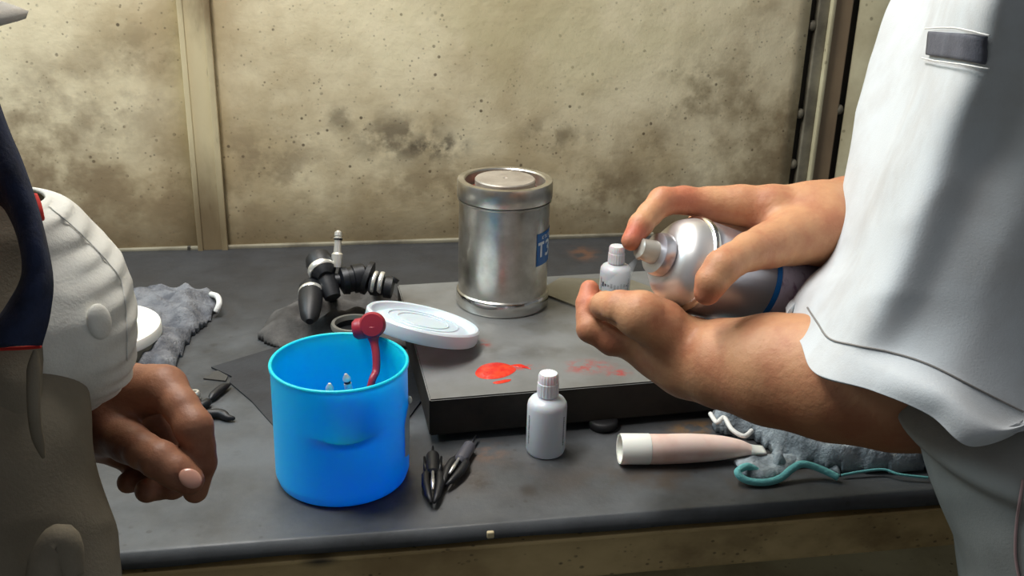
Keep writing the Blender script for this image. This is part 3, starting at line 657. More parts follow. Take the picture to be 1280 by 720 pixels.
# test clips
def clip(p0, p1, label, barrel, parts=True):     # p0 tip (jaw), p1 tail
    a = Vector(PZ(*p0, MT+.006)); b = Vector(PZ(*p1, MT+.007)); L = (b-a).length; M = Matrix.Translation(a) @ frame_z(b-a)
    e = empty('test_clip', a); tag(e, label, 'clip', 'black test clips on the mat')
    for s_ in (-1, 1):
        bm = bmesh.new(); tube(bm, [M @ Vector((s_*x, 0, z*L)) for x, z in ((.0012, 0), (.0035, .12), (.0058, .32), (.0062, .5), (.0035, .62))], [.0013, .0028, .004, .0038, .0028], 10); bmobj('jaw', bm, blackp, e)
    bm = bmesh.new(); tube(bm, [M @ Vector((0, .0042, z*L)) for z in (.16, .3, .5)], [.001, .0018, .0012], 8); bmobj('spring_strip', bm, silver, e)
    bm = bmesh.new(); lathe(bm, [(.003, L*.5), (.0058, L*.54), (.0062, L*.6), (.0058, L*.9), (.003, L*.93)], M, 20); bmobj('barrel', bm, barrel, e, 'auto')
    return e, M, L
e, M, L = clip((541, 628), (541, 564), 'black test clip pointing at the viewer, right of the blue cup', blackp)
for s_ in (-1, 0, 1):
    bm = bmesh.new(); tube(bm, [M @ Vector((s_*.006, .001, L*.55)), M @ Vector((s_*.0075, .001, L*(.86 if s_ else 1.08)))], [.0022, .001], 8); bmobj('prong', bm, blackm, e)
e, M, L = clip((556, 606), (590, 553), 'black test clip with grey barrel lying diagonally against the plate', mat('grey_barrel', lin(96, 96, 104), .35, .3))
bm = bmesh.new(); tube(bm, [M @ Vector((0, 0, L*.92)), M @ Vector((0, 0, L*1.17))], [.0018, .0011], 8); bmobj('wire_stub', bm, blackp, e)
# pink tube
t0 = PZ(780, 587, MT)+np.array([0, 0, 0]); RTb = 19.5*depth(t0)/FPX
A = PZ(779, 588, MT); A = A+np.array([0, RTb, RTb]); B = PZ(952, 577, MT)+np.array([0, .006, .009])
ax = (B-A); L = np.linalg.norm(ax); ax /= L; side = np.cross(ax, [0, 0, 1]); side /= np.linalg.norm(side); upv = np.cross(side, ax)
tb = empty('cosmetic_tube', tuple(A)); tag(tb, 'pale pink squeeze tube with white end ring lying before the steel plate', 'tube')
def tring(t, rs, ru, dz=0): return [A+ax*L*t+np.array([0, 0, dz])+side*rs*math.cos(q)+upv*ru*math.sin(q) for q in np.linspace(0, 2*math.pi, 17)[:-1]]
rg_ = [tring(t, RTb*a_, RTb*b_, c_) for t, a_, b_, c_ in ((.19, .985, .985, 0), (.3, .98, .98, 0), (.5, .93, .96, .001), (.7, .8, .82, .0016), (.85, .62, .55, .0014), (.92, .52, .34, .0004), (.96, .5, .16, 0))]
loft('tube_body', rg_, pink, tb, 48, 40, cap=True)
loft('end_crimp', [tring(t, RTb*a_, RTb*b_) for t, a_, b_ in ((.92, .54, .36), (.96, .52, .22), (1.03, .50, .10))], whitep, tb, 32, 8, cap=True)
M = Matrix.Translation(tuple(A)) @ frame_z(ax)
bm = bmesh.new(); lathe(bm, [(RTb*.82, .004), (RTb*.84, .0), (RTb*.97, -.0005), (RTb, .001), (RTb, L*.18), (RTb*1.005, L*.2), (RTb*.97, L*.205)], M, 48); bmobj('end_ring', bm, whitep, tb, 'auto')
# gloves with teal hem
g = heap('teal_hem_glove', [(887, 516), (905, 520), (925, 526), (960, 524), (1000, 535), (1060, 560), (1150, 572), (1160, 592), (1110, 593), (1060, 592), (1035, 592), (1005, 584), (985, 590), (965, 594), (962, 582), (962, 566), (940, 553), (905, 546), (888, 540)], MT, .030, .012, knit2, seed=9., fs_=44, ridg=.65); tag(g, 'pale grey knit glove with teal hem under the near forearm', 'glove')
cf = heap('cuff', [(914, 578), (932, 572), (962, 572), (1000, 572), (1050, 582), (1052, 597), (1036, 592), (1010, 582), (996, 586), (982, 596), (955, 604), (934, 601), (922, 591)], MT, .007, .006, knit2, g, step=.002, seed=3., fs_=60)
def hem(pts, rad, nm, mt_, par):
    bm = bmesh.new(); tube(bm, spline([PZ(a, b, MT+h) for a, b, h in pts], 60), rad, 8); return bmobj(nm, bm, mt_, par)
hem([(948, 590, .004), (935, 583, .010), (922, 590, .010), (932, 600, .005), (955, 603, .003), (975, 598, .004), (990, 586, .010), (1004, 580, .013), (1025, 586, .009), (1048, 597, .004)], .0033, 'hem', teal, g)
hem([(1052, 594, .003), (1080, 589, .005), (1105, 587, .006), (1125, 593, .005), (1160, 597, .004)], .0012, 'hem', teal, g)
hem([(888, 517, .018), (896, 528, .020), (905, 522, .022), (915, 537, .020), (930, 545, .018), (940, 538, .020)], .0022, 'white_hem', whitecloth, g)
nb = heap('navy_cloth', [(1112, 566), (1175, 562), (1190, 588), (1120, 588)], MT+.001, .024, .006, navyc, seed=1.); tag(nb, 'small folded navy cloth at the glove end beside the shirt', 'cloth')

# ------------------------------------------------------------------ black clamp fixture
fx = empty('clamp_fixture', tuple(PZ(420, 385, MT))); tag(fx, 'black jointed clamp fixture with round knobs and upright silver pin', 'clamp')
D0 = 1.15
def seg(nm, a, b, prof, mt, n=28):
    A_ = PD(*a); B_ = PD(*b); L_ = float(np.linalg.norm(B_-A_)); bm = bmesh.new(); lathe(bm, [(q[0]/1000, q[1]*L_) for q in prof], Matrix.Translation(tuple(A_)) @ frame_z(B_-A_), n); return bmobj(nm, bm, mt, fx, 'auto')
seg('knob', (397, 322, D0+.01), (407, 346, D0-.01), [(9, 0), (14, .05), (15.5, .25), (15.5, .6), (13, .8), (8, 1)], blackp)
seg('silver_band', (401, 334, D0-.0), (404, 340, D0-.004), [(15.3, 0), (15.9, .2), (15.9, .8), (15.0, 1)], silver)
seg('neck', (405, 340, D0), (416, 372, D0-.01), [(11, 0), (11, .6), (9, 1)], blackp)
seg('hand_knob', (389, 357, D0), (387, 402, D0-.05), [(11, 0), (13.5, .1), (13, .5), (10, .85), (4, 1)], blackp)
seg('silver_band', (389, 364, D0-.008), (389, 368, D0-.012), [(13.4, 0), (14.0, .2), (14.0, .8), (13.3, 1)], silver)
seg('arm', (388, 356, D0), (410, 350, D0), [(5, 0), (6, .5), (5, 1)], blackm)
seg('barrel', (424, 352, D0), (458, 346, D0+.01), [(8, 0), (15, .1), (16, .3), (14, .32), (14, .5), (16, .52), (16, .9), (12, 1)], blackm)
seg('flange', (455, 346, D0+.01), (464, 349, D0+.01), [(14, 0), (19, .2), (19, .8), (14, 1)], blackp)
seg('small_barrel', (462, 355, D0), (492, 360, D0), [(9, 0), (12, .1), (12, .45), (10.5, .5), (10.5, .6), (12.5, .65), (12.5, .95), (6, 1)], blackp)
seg('silver_band', (466, 352, D0-.004), (470, 353, D0-.004), [(12.2, 0), (12.6, .3), (12.6, .7), (12, 1)], silver)
seg('silver_band', (474, 353, D0-.003), (479, 354, D0-.003), [(12.2, 0), (12.7, .3), (12.7, .7), (12, 1)], silver)
seg('thumb_screw', (488, 358, D0), (495, 347, D0), [(3, 0), (3, .5), (5, .55), (5, .95), (3, 1)], blackp)
seg('connecting_rod', (408, 352, D0), (430, 350, D0), [(8, 0), (8, 1)], blackm)
seg('upright_pin', (421, 334, D0), (423, 288, D0), [(6.0, 0), (6.4, .1), (6.4, .35), (4.4, .4), (4.0, .55), (4.0, .74), (4.8, .76), (4.8, .80), (3.4, .82), (4.4, .86), (4.0, .95), (1.5, 1)], silver)
seg('pin_band', (422.5, 300, D0-.0), (422.8, 297.5, D0), [(4.7, 0), (5.0, .5), (4.7, 1)], rubber)
for x in (392, 415, 470): 
    a_ = PZ(x, 386 if x < 450 else 368, MT); bm = bmesh.new(); tube(bm, [PD(x, 352, D0), tuple(a_)], [.006, .006], 10); bmobj('support_foot', bm, blackm, fx)

# ------------------------------------------------------------------ spray can
A = PD(806, 312, .775); Bc = PD(1050, 392, .865); axd = (Bc-A)/np.linalg.norm(Bc-A)
can = empty('spray_can', tuple(A)); tag(can, 'silver aerosol spray can with blue band held tilted by the right hand', 'spray can')
M = Matrix.Translation(tuple(A)) @ frame_z(axd); RC = .0365
def cl(nm, prof, mt, n=64): bm = bmesh.new(); lathe(bm, [(r_, z_) for r_, z_ in prof], M, n); return bmobj(nm, bm, mt, can, 'auto')
cl('actuator', [(.0052, -.006), (.0075, -.005), (.0085, .002), (.0095, .010)], clearp, 32)
cl('valve_cup', [(.009, .008), (.0155, .009), (.0165, .012), (.0165, .017), (.014, .019), (.013, .020)], canmetal)
cl('dome', [(.014, .018), (.019, .0185), (.0255, .0215), (.031, .027), (.034, .034), (.0352, .038)], mat('dome_silver', lin(222, 221, 220), .36, .8))
cl('seam_ring', [(.035, .037), (.0368, .038), (.0378, .0395), (.0378, .0415), (.0365, .043)], steel2)
cl('body', [(.0345, .042), (.0365, .046), (RC, .050), (RC, .215), (.034, .219), (.02, .216)], canmetal)
cl('blue_band', [(RC, .098), (RC+.0003, .0981), (RC+.0003, .1029), (RC, .103)], bluel)
cl('printed_label', [(RC, .1035), (RC+.0003, .1036), (RC+.0003, .2039), (RC, .204)], canlabel)
# spray nozzle straw-like jet aperture
bm = bmesh.new(); a_ = M @ Vector((0, 0, 0)); jd = PD(772, 352, .80)-np.array(a_); jd /= np.linalg.norm(jd)
lathe(bm, [(.0026, .004), (.0026, .0095), (.0012, .010)], Matrix.Translation(a_) @ frame_z(jd), 16); bmobj('nozzle', bm, clearp, can, 'auto')
# drifting spray between nozzle and palm
sm = bpy.data.materials.new('spray_mist'); sm.use_nodes = True; nt = sm.node_tree; nt.nodes.clear(); out = nt.nodes.new('ShaderNodeOutputMaterial'); vsn = nt.nodes.new('ShaderNodeVolumeScatter'); vsn.inputs['Density'].default_value = 90; vsn.inputs['Color'].default_value = (.95, .95, .95, 1); nt.links.new(vsn.outputs[0], out.inputs['Volume'])
p0 = np.array(a_)+jd*.011; p1 = PD(768, 362, .80); bm = bmesh.new(); L_ = float(np.linalg.norm(p1-p0)); lathe(bm, [(.0012, 0), (.004, L_*.4), (.0085, L_)], Matrix.Translation(tuple(p0)) @ frame_z(p1-p0), 20)
o = bmobj('spray_mist', bm, sm); tag(o, 'faint white spray jet between can nozzle and cupped palm', 'spray', kind='stuff')

# ------------------------------------------------------------------ right person: body, arms, hands
def bounds(Js, pad=.05):
    P = np.array([j[0] for c in Js for j in c]); return P.min(0)-pad, P.max(0)+pad
def hand_field(arm, palm, fingers, h=.0017, ka=.008, kf=.0040):
    lo, hi = bounds([arm, *palm, *fingers], .055); F = Field(lo, hi, h)
    F.chain(arm, ka)
    for c in palm: F.chain(c, .010)
    for c in fingers:
        F.chain(c, kf)
    return F
# near (left) arm with the cupped palm
arm = [J(1420, 150, .75, 50), J(1330, 330, .73, 46), J(1200, 500, .705, 38), J(1120, 484, .71, 44), J(1040, 471, .725, 45), J(965, 462, .745, 40.5), J(905, 455, .77, 33.5), J(862, 450, .79, 29)]
palm = [[J(862, 450, .79, 26), J(825, 437, .80, 23), J(785, 418, .805, 18)], [J(865, 440, .80, 22), J(830, 415, .825, 18), J(785, 400, .835, 13)],
        [J(850, 432, .785, 22), J(826, 407, .775, 19.5), J(800, 394, .765, 18)]]
fing = [[J(800, 393, .765, 17.5), J(775, 385, .772, 13), J(756, 382, .785, 10.5), J(747, 382, .797, 8)],
        [J(785, 422, .80, 15), J(766, 424, .80, 12.5), J(738, 411, .80, 10.4), J(735, 396, .805, 8.8), J(735, 380, .81, 9.2), J(737, 362, .815, 7.8)],
        [J(790, 412, .82, 14), J(764, 418, .825, 11.5), J(742, 405, .83, 10.2), J(740, 385, .838, 9), J(744, 372, .842, 7.8)],
        [J(800, 405, .84, 13), J(775, 408, .845, 10.5), J(756, 398, .85, 9.5), J(753, 382, .856, 8), J(758, 374, .858, 7)],
        [J(815, 400, .85, 11), J(795, 398, .86, 9), J(780, 390, .864, 8), J(777, 380, .868, 7)]]
FA = hand_field(arm, palm, fing)
FA.cone(PD(768, 405, .765), PD(738, 398, .785), .0016, .0016, .004, True)
FA.cone(PD(815, 401, .752), PD(843, 409, .762), .0012, .0012, .003, True)
partA = FA.mesh()
# far (right) arm with the hand on the can
arm = [J(1290, 200, .92, 48), J(1180, 245, .90, 44), J(1110, 265, .865, 39), J(1060, 274, .835, 34), J(1020, 276, .815, 30)]
palm = [[J(1020, 274, .815, 28), J(965, 263, .81, 20), J(925, 256, .812, 15), J(885, 255, .815, 13)], [J(1020, 290, .82, 25), J(960, 285, .845, 17), J(925, 275, .85, 13)],
        [J(1030, 288, .80, 27), J(990, 297, .785, 21), J(955, 308, .765, 16)]]
fing = [[J(930, 257, .812, 15), J(888, 256, .812, 13), J(855, 250, .808, 10.6), J(828, 252, .80, 11), J(812, 268, .79, 9.2), J(801, 281, .782, 9), J(789, 301, .775, 7.6)],
        [J(965, 306, .768, 17), J(938, 314, .752, 14), J(916, 325, .738, 12), J(903, 334, .732, 12.6), J(890, 351, .730, 11.4), J(884, 365, .733, 9.6)],
        [J(920, 262, .84, 13), J(880, 275, .868, 11), J(850, 305, .873, 9.5), J(844, 350, .863, 9), J(849, 380, .838, 8.2), J(853, 391, .825, 7.4)],
        [J(940, 272, .86, 13), J(905, 290, .888, 10.5), J(880, 325, .89, 9.5), J(876, 370, .878, 9), J(882, 394, .85, 8), J(884, 401, .842, 7.4)],
        [J(960, 285, .865, 12), J(935, 305, .895, 9.5), J(912, 340, .893, 8.5), J(908, 380, .88, 8), J(910, 395, .865, 7)]]
FB = hand_field(arm, palm, fing)
partB = FB.mesh()
# torso centre of right person
CX, CY = [float(v) for v in PD(1380, 600, .66)[:2]]
def coarse_body(cx, cy, fx_, fy_, hgt, headtilt, arms):
    """legs, trunk, neck and head; fx_,fy_ unit facing direction"""
    f = np.array([fx_, fy_, 0.]); s = np.array([-fy_, fx_, 0.]); c = np.array([cx, cy, 0.])
    lo = np.array([cx-.42, cy-.42, -.01]); hi = np.array([cx+.42, cy+.42, hgt+.08]); F = Field(lo, hi, .007)
    up = np.array([0, 0, 1.])
    for k in (-1, 1):
        F.cone(c+s*k*.062+up*.86, c+s*k*.07+up*.47, .064, .050, .02); F.cone(c+s*k*.07+up*.47, c+s*k*.075+up*.10, .050, .036, .02)
        F.cone(c+s*k*.075+up*.05, c+s*k*.08+f*.13+up*.035, .038, .03, .02)
    F.cone(c+s*.03+up*.92, c-s*.03+up*.92, .074, .074, .03); F.cone(c+up*.95, c+up*1.25, .078, .092, .03)
    F.cone(c+s*.13+up*1.33, c-s*.13+up*1.33, .06, .06, .05)
    F.cone(c+up*1.33, c+f*headtilt*.5+up*1.47, .055, .052, .03)
    h = c+f*headtilt+up*(hgt-.12)
    F.ell(h, (.088, .088, .115), .02); F.ell(h+f*.035-up*.045, (.062, .062, .072), .02)
    F.cone(h+f*.088+up*.012, h+f*.105-up*.022, .008, .014, .008)                    # nose
    for k in (-1, 1):
        F.ell(h+f*.082+s*k*.032+up*.012, (.014, .014, .009), .004, True); F.ell(h+s*k*.086-up*.01, (.018, .018, .032), .006)
    F.ell(h+f*.092-up*.052, (.018, .022, .006), .006)
    for a, b, ra, rb in arms: F.cone(a, b, ra, rb, .03)
    return F, h, f, s
nearS = PD(1420, 150, .72); farS = PD(1290, 200, .92)
sh1 = np.array([CX+.14, CY-.08, 1.32]); sh2 = np.array([CX+.16, CY+.12, 1.31])
FC, hd, ff, ss = coarse_body(CX+.10, CY, -1, 0, 1.66, .06, [(sh1, nearS, .055, .05), (sh2, farS, .055, .046)])
partC = FC.mesh()
P, Q = merge([partA, partB, partC])
pr = npobj('person', P, Q, skinR)
tag(pr, 'person at right in white short-sleeved shirt, spraying a can onto a cupped palm', 'person')
# clothes
def ring(pts): return [PD(*p) for p in pts]
sleeve = [
 ring([(992, 388, 0.745), (1002, 430, 0.695), (1019, 466, 0.635), (1090, 488, 0.600), (1160, 518, 0.580), (1217, 558, 0.575), (1290, 520, 0.625), (1290, 440, 0.745), (1180, 370, 0.840), (1060, 345, 0.840)]),
 ring([(994, 374, 0.770), (1010, 412, 0.705), (1042, 444, 0.632), (1110, 466, 0.597), (1180, 494, 0.575), (1250, 538, 0.572), (1315, 495, 0.620), (1315, 415, 0.745), (1200, 345, 0.845), (1075, 328, 0.845)]),
 ring([(1010, 350, 0.780), (1028, 378, 0.715), (1066, 414, 0.630), (1130, 432, 0.595), (1200, 462, 0.570), (1280, 512, 0.565), (1345, 470, 0.615), (1340, 390, 0.745), (1220, 320, 0.850), (1090, 310, 0.850)]),
 ring([(1047, 305, 0.800), (1066, 318, 0.725), (1110, 332, 0.630), (1180, 345, 0.585), (1260, 370, 0.555), (1340, 410, 0.550), (1400, 370, 0.615), (1400, 290, 0.770), (1300, 230, 0.860), (1150, 240, 0.860)]),
 ring([(1061, 205, 0.820), (1102, 198, 0.735), (1158, 190, 0.635), (1240, 200, 0.585), (1320, 220, 0.545), (1400, 250, 0.545), (1470, 230, 0.625), (1460, 160, 0.780), (1350, 110, 0.870), (1180, 130, 0.870)]),
 ring([(1086, 90, 0.840), (1140, 84, 0.745), (1200, 80, 0.645), (1280, 80, 0.585), (1360, 90, 0.545), (1450, 110, 0.545), (1520, 80, 0.635), (1500, 30, 0.790), (1380, 0, 0.880), (1200, 20, 0.880)]),
 ring([(1127, -20, 0.850), (1178, -30, 0.770), (1232, -40, 0.655), (1310, -50, 0.595), (1400, -60, 0.565), (1500, -50, 0.565), (1560, -80, 0.645), (1550, -120, 0.800), (1400, -140, 0.880), (1230, -110, 0.880)]),
 ring([(1230, -110, 0.860), (1260, -120, 0.790), (1310, -130, 0.705), (1370, -140, 0.625), (1430, -150, 0.605), (1500, -150, 0.605), (1540, -160, 0.665), (1530, -170, 0.800), (1430, -190, 0.860), (1300, -180, 0.880)])]
for i_, rg_i in enumerate(sleeve):          # front of the sleeve turns away after the ridge; a crisp ridge
    for k_ in (2, 3, 4, 5, 6):              # the shoulder leans forward over the hem
        rg_i[k_] = CAM+(rg_i[k_]-CAM)*(1-(0, 0, .005, .02, .045, .085, .12, .13)[i_]/depth(rg_i[k_]))
    for k_, dd_ in ((3, .03), (4, .055), (5, .075), (6, .04)):
        if i_ > 1: rg_i[k_] = CAM+(rg_i[k_]-CAM)*(1+dd_*min(1, (i_-1)/2)/depth(rg_i[k_]))
slv = loft('shirt_sleeve', sleeve, shirt_w, pr, 120, 120, thick=.003, fold=.0035, fscale=9., seed=3., amp_fn=lambda t, u: .35+.65*min(1, t*4))
fs_ring = lambda px, py, d, r1, tilt: [PD(px, py, d)+_R*tilt*r1*math.sin(q)*.3+np.array([0, 0, 1])*r1*math.sin(q)+np.array([math.sin(YAW), math.cos(YAW), 0])*r1*.9*math.cos(q) for q in np.linspace(0, 2*math.pi, 13)[:-1]]
loft('far_sleeve', [fs_ring(1062, 272, .845, .045, .5), fs_ring(1110, 262, .868, .056, .5), fs_ring(1200, 235, .90, .066, .5), fs_ring(1300, 190, .91, .07, .5)], shirt_w, pr, 48, 30, thick=.003, fold=.003, seed=1.)
tors = stack([(1142, 1840, 520, .66, .13), (1158, 1840, 575, .66, .125), (1180, 1840, 640, .66, .125), (1208, 1840, 720, .66, .125), (1215, 1840, 800, .66, .125), (1225, 1840, 900, .66, .128)])
cxy = np.array([CX, CY]);
top_r = []
for z, sx, sy in ((1.43, .07, .075), (1.40, .12, .15), (1.33, .15, .20), (1.22, .15, .18), (1.10, .145, .15)):
    top_r.append([np.array([CX+.15+sx*math.cos(q), CY+.0+sy*math.sin(q), z]) for q in (2*math.pi*i/12 for i in range(12))])
ts = loft('shirt_body', top_r[:]+tors, mat('grey_overshirt', lin(148, 148, 144), .9, bump=.3, bscale=600, bdist=.0008, col2=lin(136, 136, 132), nscale=20, spec=.1), pr, 96, 110, thick=.003, fold=.006, fscale=8., seed=6.)
# trousers and shoes
for k in (-1, 1):
    rr = []
    for z, r1 in ((.88, .082), (.75, .080), (.47, .070), (.25, .062), (.07, .060)):
        c_ = np.array([CX+.10, CY-.02+k*.068, z]); rr.append([c_+np.array([r1*math.cos(2*math.pi*i/12), r1*math.sin(2*math.pi*i/12)*.98, 0]) for i in range(12)])
    loft('trouser_leg', rr, trouser, pr, 32, 40, fold=.004)
    bm = bmesh.new(); box(bm, (CX+.05, CY-.02+k*.075, .045), (.28, .10, .088), bev=.03); bmobj('shoe', bm, shoe, pr)
bm = bmesh.new(); bmesh.ops.create_uvsphere(bm, u_segments=32, v_segments=20, radius=1, matrix=Matrix.Translation(tuple(hd-ff*.012+np.array([0, 0, .028]))) @ Matrix.Diagonal((.098, .096, .108, 1)))
bmesh.ops.delete(bm, geom=[v for v in bm.verts if (v.co.z < hd[2]+.02 and (Vector(hd)-v.co).dot(Vector(-ff)) > -.01) or v.co.z < hd[2]-.05], context='VERTS'); bmobj('hair', bm, hairm, pr)
# seams and the dark strap on the sleeve
tr = bvh(slv)
def surf_line(tree, pts, rad, nm, mt, par, m=50, off=.0006):
    P2 = spline([(a, b, 0) for a, b in pts], m); L3 = []
    for p in P2:
        h = hit(tree, p[0], p[1])
        if h[0] is not None:
            n_ = h[1] if h[1].dot(Vector(ray(p[0], p[1]))) < 0 else -h[1]; L3.append(h[0]+n_*off)
    if len(L3) > 2:
        bm = bmesh.new(); tube(bm, L3, rad, 6); return bmobj(nm, bm, mt, par)
surf_line(tr, [(1010, 385), (1022, 403), (1038, 424), (1070, 432), (1110, 440), (1160, 456), (1220, 486), (1278, 515)], .0006, 'hem_seam', thread, slv)
def surf_patch(tree, corners, nm, mt, par, n=12, th=.0015, off=.001):
    a, b, c, d = [np.array(q, float) for q in corners]; vs = []; fs = []
    for j in range(n+1):
        for i in range(n+1):
            u, v = i/n, j/n; p = (a*(1-u)+b*u)*(1-v)+(d*(1-u)+c*u)*v; h = hit(tree, p[0], p[1])
            n_ = h[1] if h[1].dot(Vector(ray(p[0], p[1]))) < 0 else -h[1]; vs.append(h[0]+n_*off)
    for j in range(n):
        for i in range(n): q = j*(n+1)+i; fs.append((q, q+1, q+n+2, q+n+1))
    o = pydata(nm, vs, fs, mt, par); s = o.modifiers.new('t', 'SOLIDIFY'); s.thickness = th; s.offset = 0; s2 = o.modifiers.new('s', 'SMOOTH'); s2.iterations = 6; return o
o = surf_patch(tr, [(1163, 39), (1239, 42), (1236, 80), (1160, 70)], 'dark_strap', patch_m, slv, off=.002, th=.003); o['label'] = 'dark grey cloth strap on the white sleeve'
surf_line(tr, [(1162, 37), (1200, 35), (1241, 41)], .0005, 'strap_stitching', whitecloth, slv, 20, .003); surf_line(tr, [(1158, 73), (1180, 78), (1238, 83)], .0005, 'strap_stitching', whitecloth, slv, 20, .003)
tt = bvh(ts)
surf_line(tt, [(1279, 600), (1272, 650), (1270, 690), (1275, 722)], .0009, 'side_seam', mat('pinkish_thread', lin(170, 140, 138), .9), ts, 30, .001)
# fingernail on right thumb is turned away; one nail shows under the can
bm = bmesh.new(); bmesh.ops.create_uvsphere(bm, u_segments=14, v_segments=8, radius=1, matrix=Matrix.Translation(tuple(PD(849, 381, .826))) @ frame_z(-FW) @ Matrix.Diagonal((.004, .006, .0022, 1))); bmobj('fingernail', bm, nailm, pr)

# ------------------------------------------------------------------ left person
arm = [J(-60, 420, .60, 40), J(20, 470, .65, 33), J(80, 505, .685, 28), J(118, 515, .69, 26)]
palm = [[J(118, 512, .69, 25), J(160, 490, .685, 19), J(203, 486, .672, 15)], [J(112, 525, .69, 22), J(138, 540, .675, 15.5), J(165, 555, .655, 12.2)],
        [J(118, 540, .705, 22), J(150, 560, .715, 13), J(170, 570, .72, 10)]]
fing = [[J(190, 486, .676, 15), J(206, 486, .67, 14.2), J(226, 508, .658, 11.2), J(242, 534, .65, 11.8), J(249, 558, .652, 9.6), J(251, 578, .655, 9.6), J(244, 613, .662, 8.2)],
        [J(160, 553, .658, 12.5), J(178, 563, .645, 11.2), J(200, 575, .637, 11.6), J(220, 589, .635, 10.4), J(236, 600, .636, 9.4)],
        [J(180, 510, .70, 13), J(215, 545, .70, 11), J(228, 575, .697, 10.5), J(226, 600, .69, 9), J(216, 610, .685, 8)],
        [J(165, 535, .715, 13), J(205, 570, .715, 10.5), J(212, 592, .71, 10), J(200, 607, .69, 8.8), J(184, 613, .68, 8.2)],
        [J(140, 545, .72, 12), J(170, 580, .72, 9.5), J(172, 598, .71, 8.5), J(160, 603, .70, 7.5)]]
FL = hand_field(arm, palm, fing)
for (x0, y0, x1, y1, d) in ((192, 558, 183, 575, .618), (198, 560, 189, 580, .617), (205, 564, 196, 583, .617)): FL.cone(PD(x0, y0, d), PD(x1, y1, d), .0007, .0007, .002, True)
FL.cone(PD(238, 522, .633), PD(215, 548, .638), .001, .001, .003, True)
LX, LY = [float(v) for v in PD(-420, 600, .53)[:2]]
FD, hd2, f2, s2_ = coarse_body(LX, LY, .8, .6, 1.66, .13, [(np.array([LX+.10, LY-.1, 1.32]), PD(-60, 420, .60), .05, .04)])
P, Q = merge([FL.mesh(), FD.mesh()])
pL = npobj('person', P, Q, skinL)
tag(pL, 'person at left in off-white work shirt with navy trim, hand pinching fingers', 'person')
# thumbnail
nc = PD(238, 598, .6235); nd = (PD(252, 604, .625)-PD(228, 588, .625)); nd /= np.linalg.norm(nd); nrm = -FW*.85+UP*.5; nrm -= nd*(nrm @ nd); nrm /= np.linalg.norm(nrm); sd = np.cross(nrm, nd)
Mn = Matrix(((nd[0], sd[0], nrm[0], nc[0]), (nd[1], sd[1], nrm[1], nc[1]), (nd[2], sd[2], nrm[2], nc[2]), (0, 0, 0, 1)))
bm = bmesh.new(); bmesh.ops.create_uvsphere(bm, u_segments=24, v_segments=12, radius=1, matrix=Mn @ Matrix.Diagonal((.0074, .0056, .0022, 1))); bmobj('fingernail', bm, nailm, pL)
# clothes
body = stack([(-900, -160, 60, .56, .09), (-900, -40, 230, .57, .10), (-900, 40, 400, .58, .11), (-900, 78, 450, .58, .11), (-900, 104, 512, .58, .11), (-900, 117, 580, .58, .11), (-900, 133, 650, .58, .11), (-900, 147, 722, .58, .112), (-900, 155, 800, .58, .115)])
bl = loft('shirt_body', body, shirt_d, pL, 140, 120, thick=.003, fold=.006, fscale=8., seed=2.)
tr_l = [[np.array([LX+.8*a_*math.cos(q)-.6*b_*math.sin(q), LY+.6*a_*math.cos(q)+.8*b_*math.sin(q), z]) for q in (2*math.pi*i/12 for i in range(12))]
        for z, a_, b_ in ((1.44, .068, .075), (1.40, .105, .15), (1.33, .125, .205), (1.2, .125, .17), (1.0, .125, .145), (.82, .125, .14))]
loft('shirt_back', tr_l, shirt_d, pL, 64, 60, thick=.003, fold=.005, fscale=8., seed=9.)
guard = stack([(-60, 48, 250, .60, .028), (-85, 78, 266, .60, .045), (-90, 112, 300, .61, .055), (-95, 143, 335, .615, .062), (-95, 157, 380, .615, .066), (-92, 163, 425, .620, .060), (-85, 162, 458, .630, .046), (-60, 150, 482, .638, .034), (-30, 122, 503, .645, .024), (0, 98, 516, .65, .015)], 14)
gd = loft('shirt_sleeve', guard, shirt_l, pL, 160, 120, thick=.0025, fold=.003, fscale=16., seed=4., cap=False, amp_fn=lambda t, u: .7+.5*math.sin(t*80+6*u)*math.exp(-(min(u, 1-u)/.09)**2))
tg = bvh(gd)
def dome(tree, px, py, rx, ry, rz, nm, mt, par, offd=0.):
    h = hit(tree, px, py); n_ = h[1] if h[1].dot(Vector(ray(px, py))) < 0 else -h[1]
    bm = bmesh.new(); bmesh.ops.create_uvsphere(bm, u_segments=24, v_segments=14, radius=1, matrix=Matrix.Translation(h[0]+n_*offd) @ n_.to_track_quat('Z', 'Y').to_matrix().to_4x4() @ Matrix.Diagonal((rx, ry, rz, 1))); return bmobj(nm, bm, mt, par)
dome(tg, 124, 402, .0085, .0105, .0035, 'covered_button', shirt_l, gd)
surf_line(tg, [(60, 258), (95, 288), (132, 326), (150, 352), (157, 395), (158, 450)], .0004, 'edge_stitching', whitecloth, gd, 40)
# navy band with red piping
outer = [(-30, 60), (0, 150), (22, 205), (40, 258), (53, 310), (60, 352), (58, 392), (50, 432)]
inner = [(-60, 160), (-8, 238), (14, 262), (30, 300), (34, 345), (14, 385), (-6, 410), (-30, 432)]
m_ = 60; O3 = spline([(a, b, 0) for a, b in outer], m_); I3 = spline([(a, b, 0) for a, b in inner], m_); vs = []; fs = []
for i in range(m_):
    t = i/(m_-1)
    for k in range(9):
        u = k/8; p = O3[i]*(1-u)+I3[i]*u; d = .548-.012*math.sin(math.pi*u)-.012*t+.004*noise.noise(Vector((t*6, u*2, 0)))
        vs.append(PD(p[0], p[1], d))
for i in range(m_-1):
    for k in range(8): q = i*9+k; fs.append((q, q+1, q+10, q+9))
nv_ = pydata('navy_trim_band', vs, fs, navyc, pL); s = nv_.modifiers.new('t', 'SOLIDIFY'); s.thickness = .006; s.offset = 0
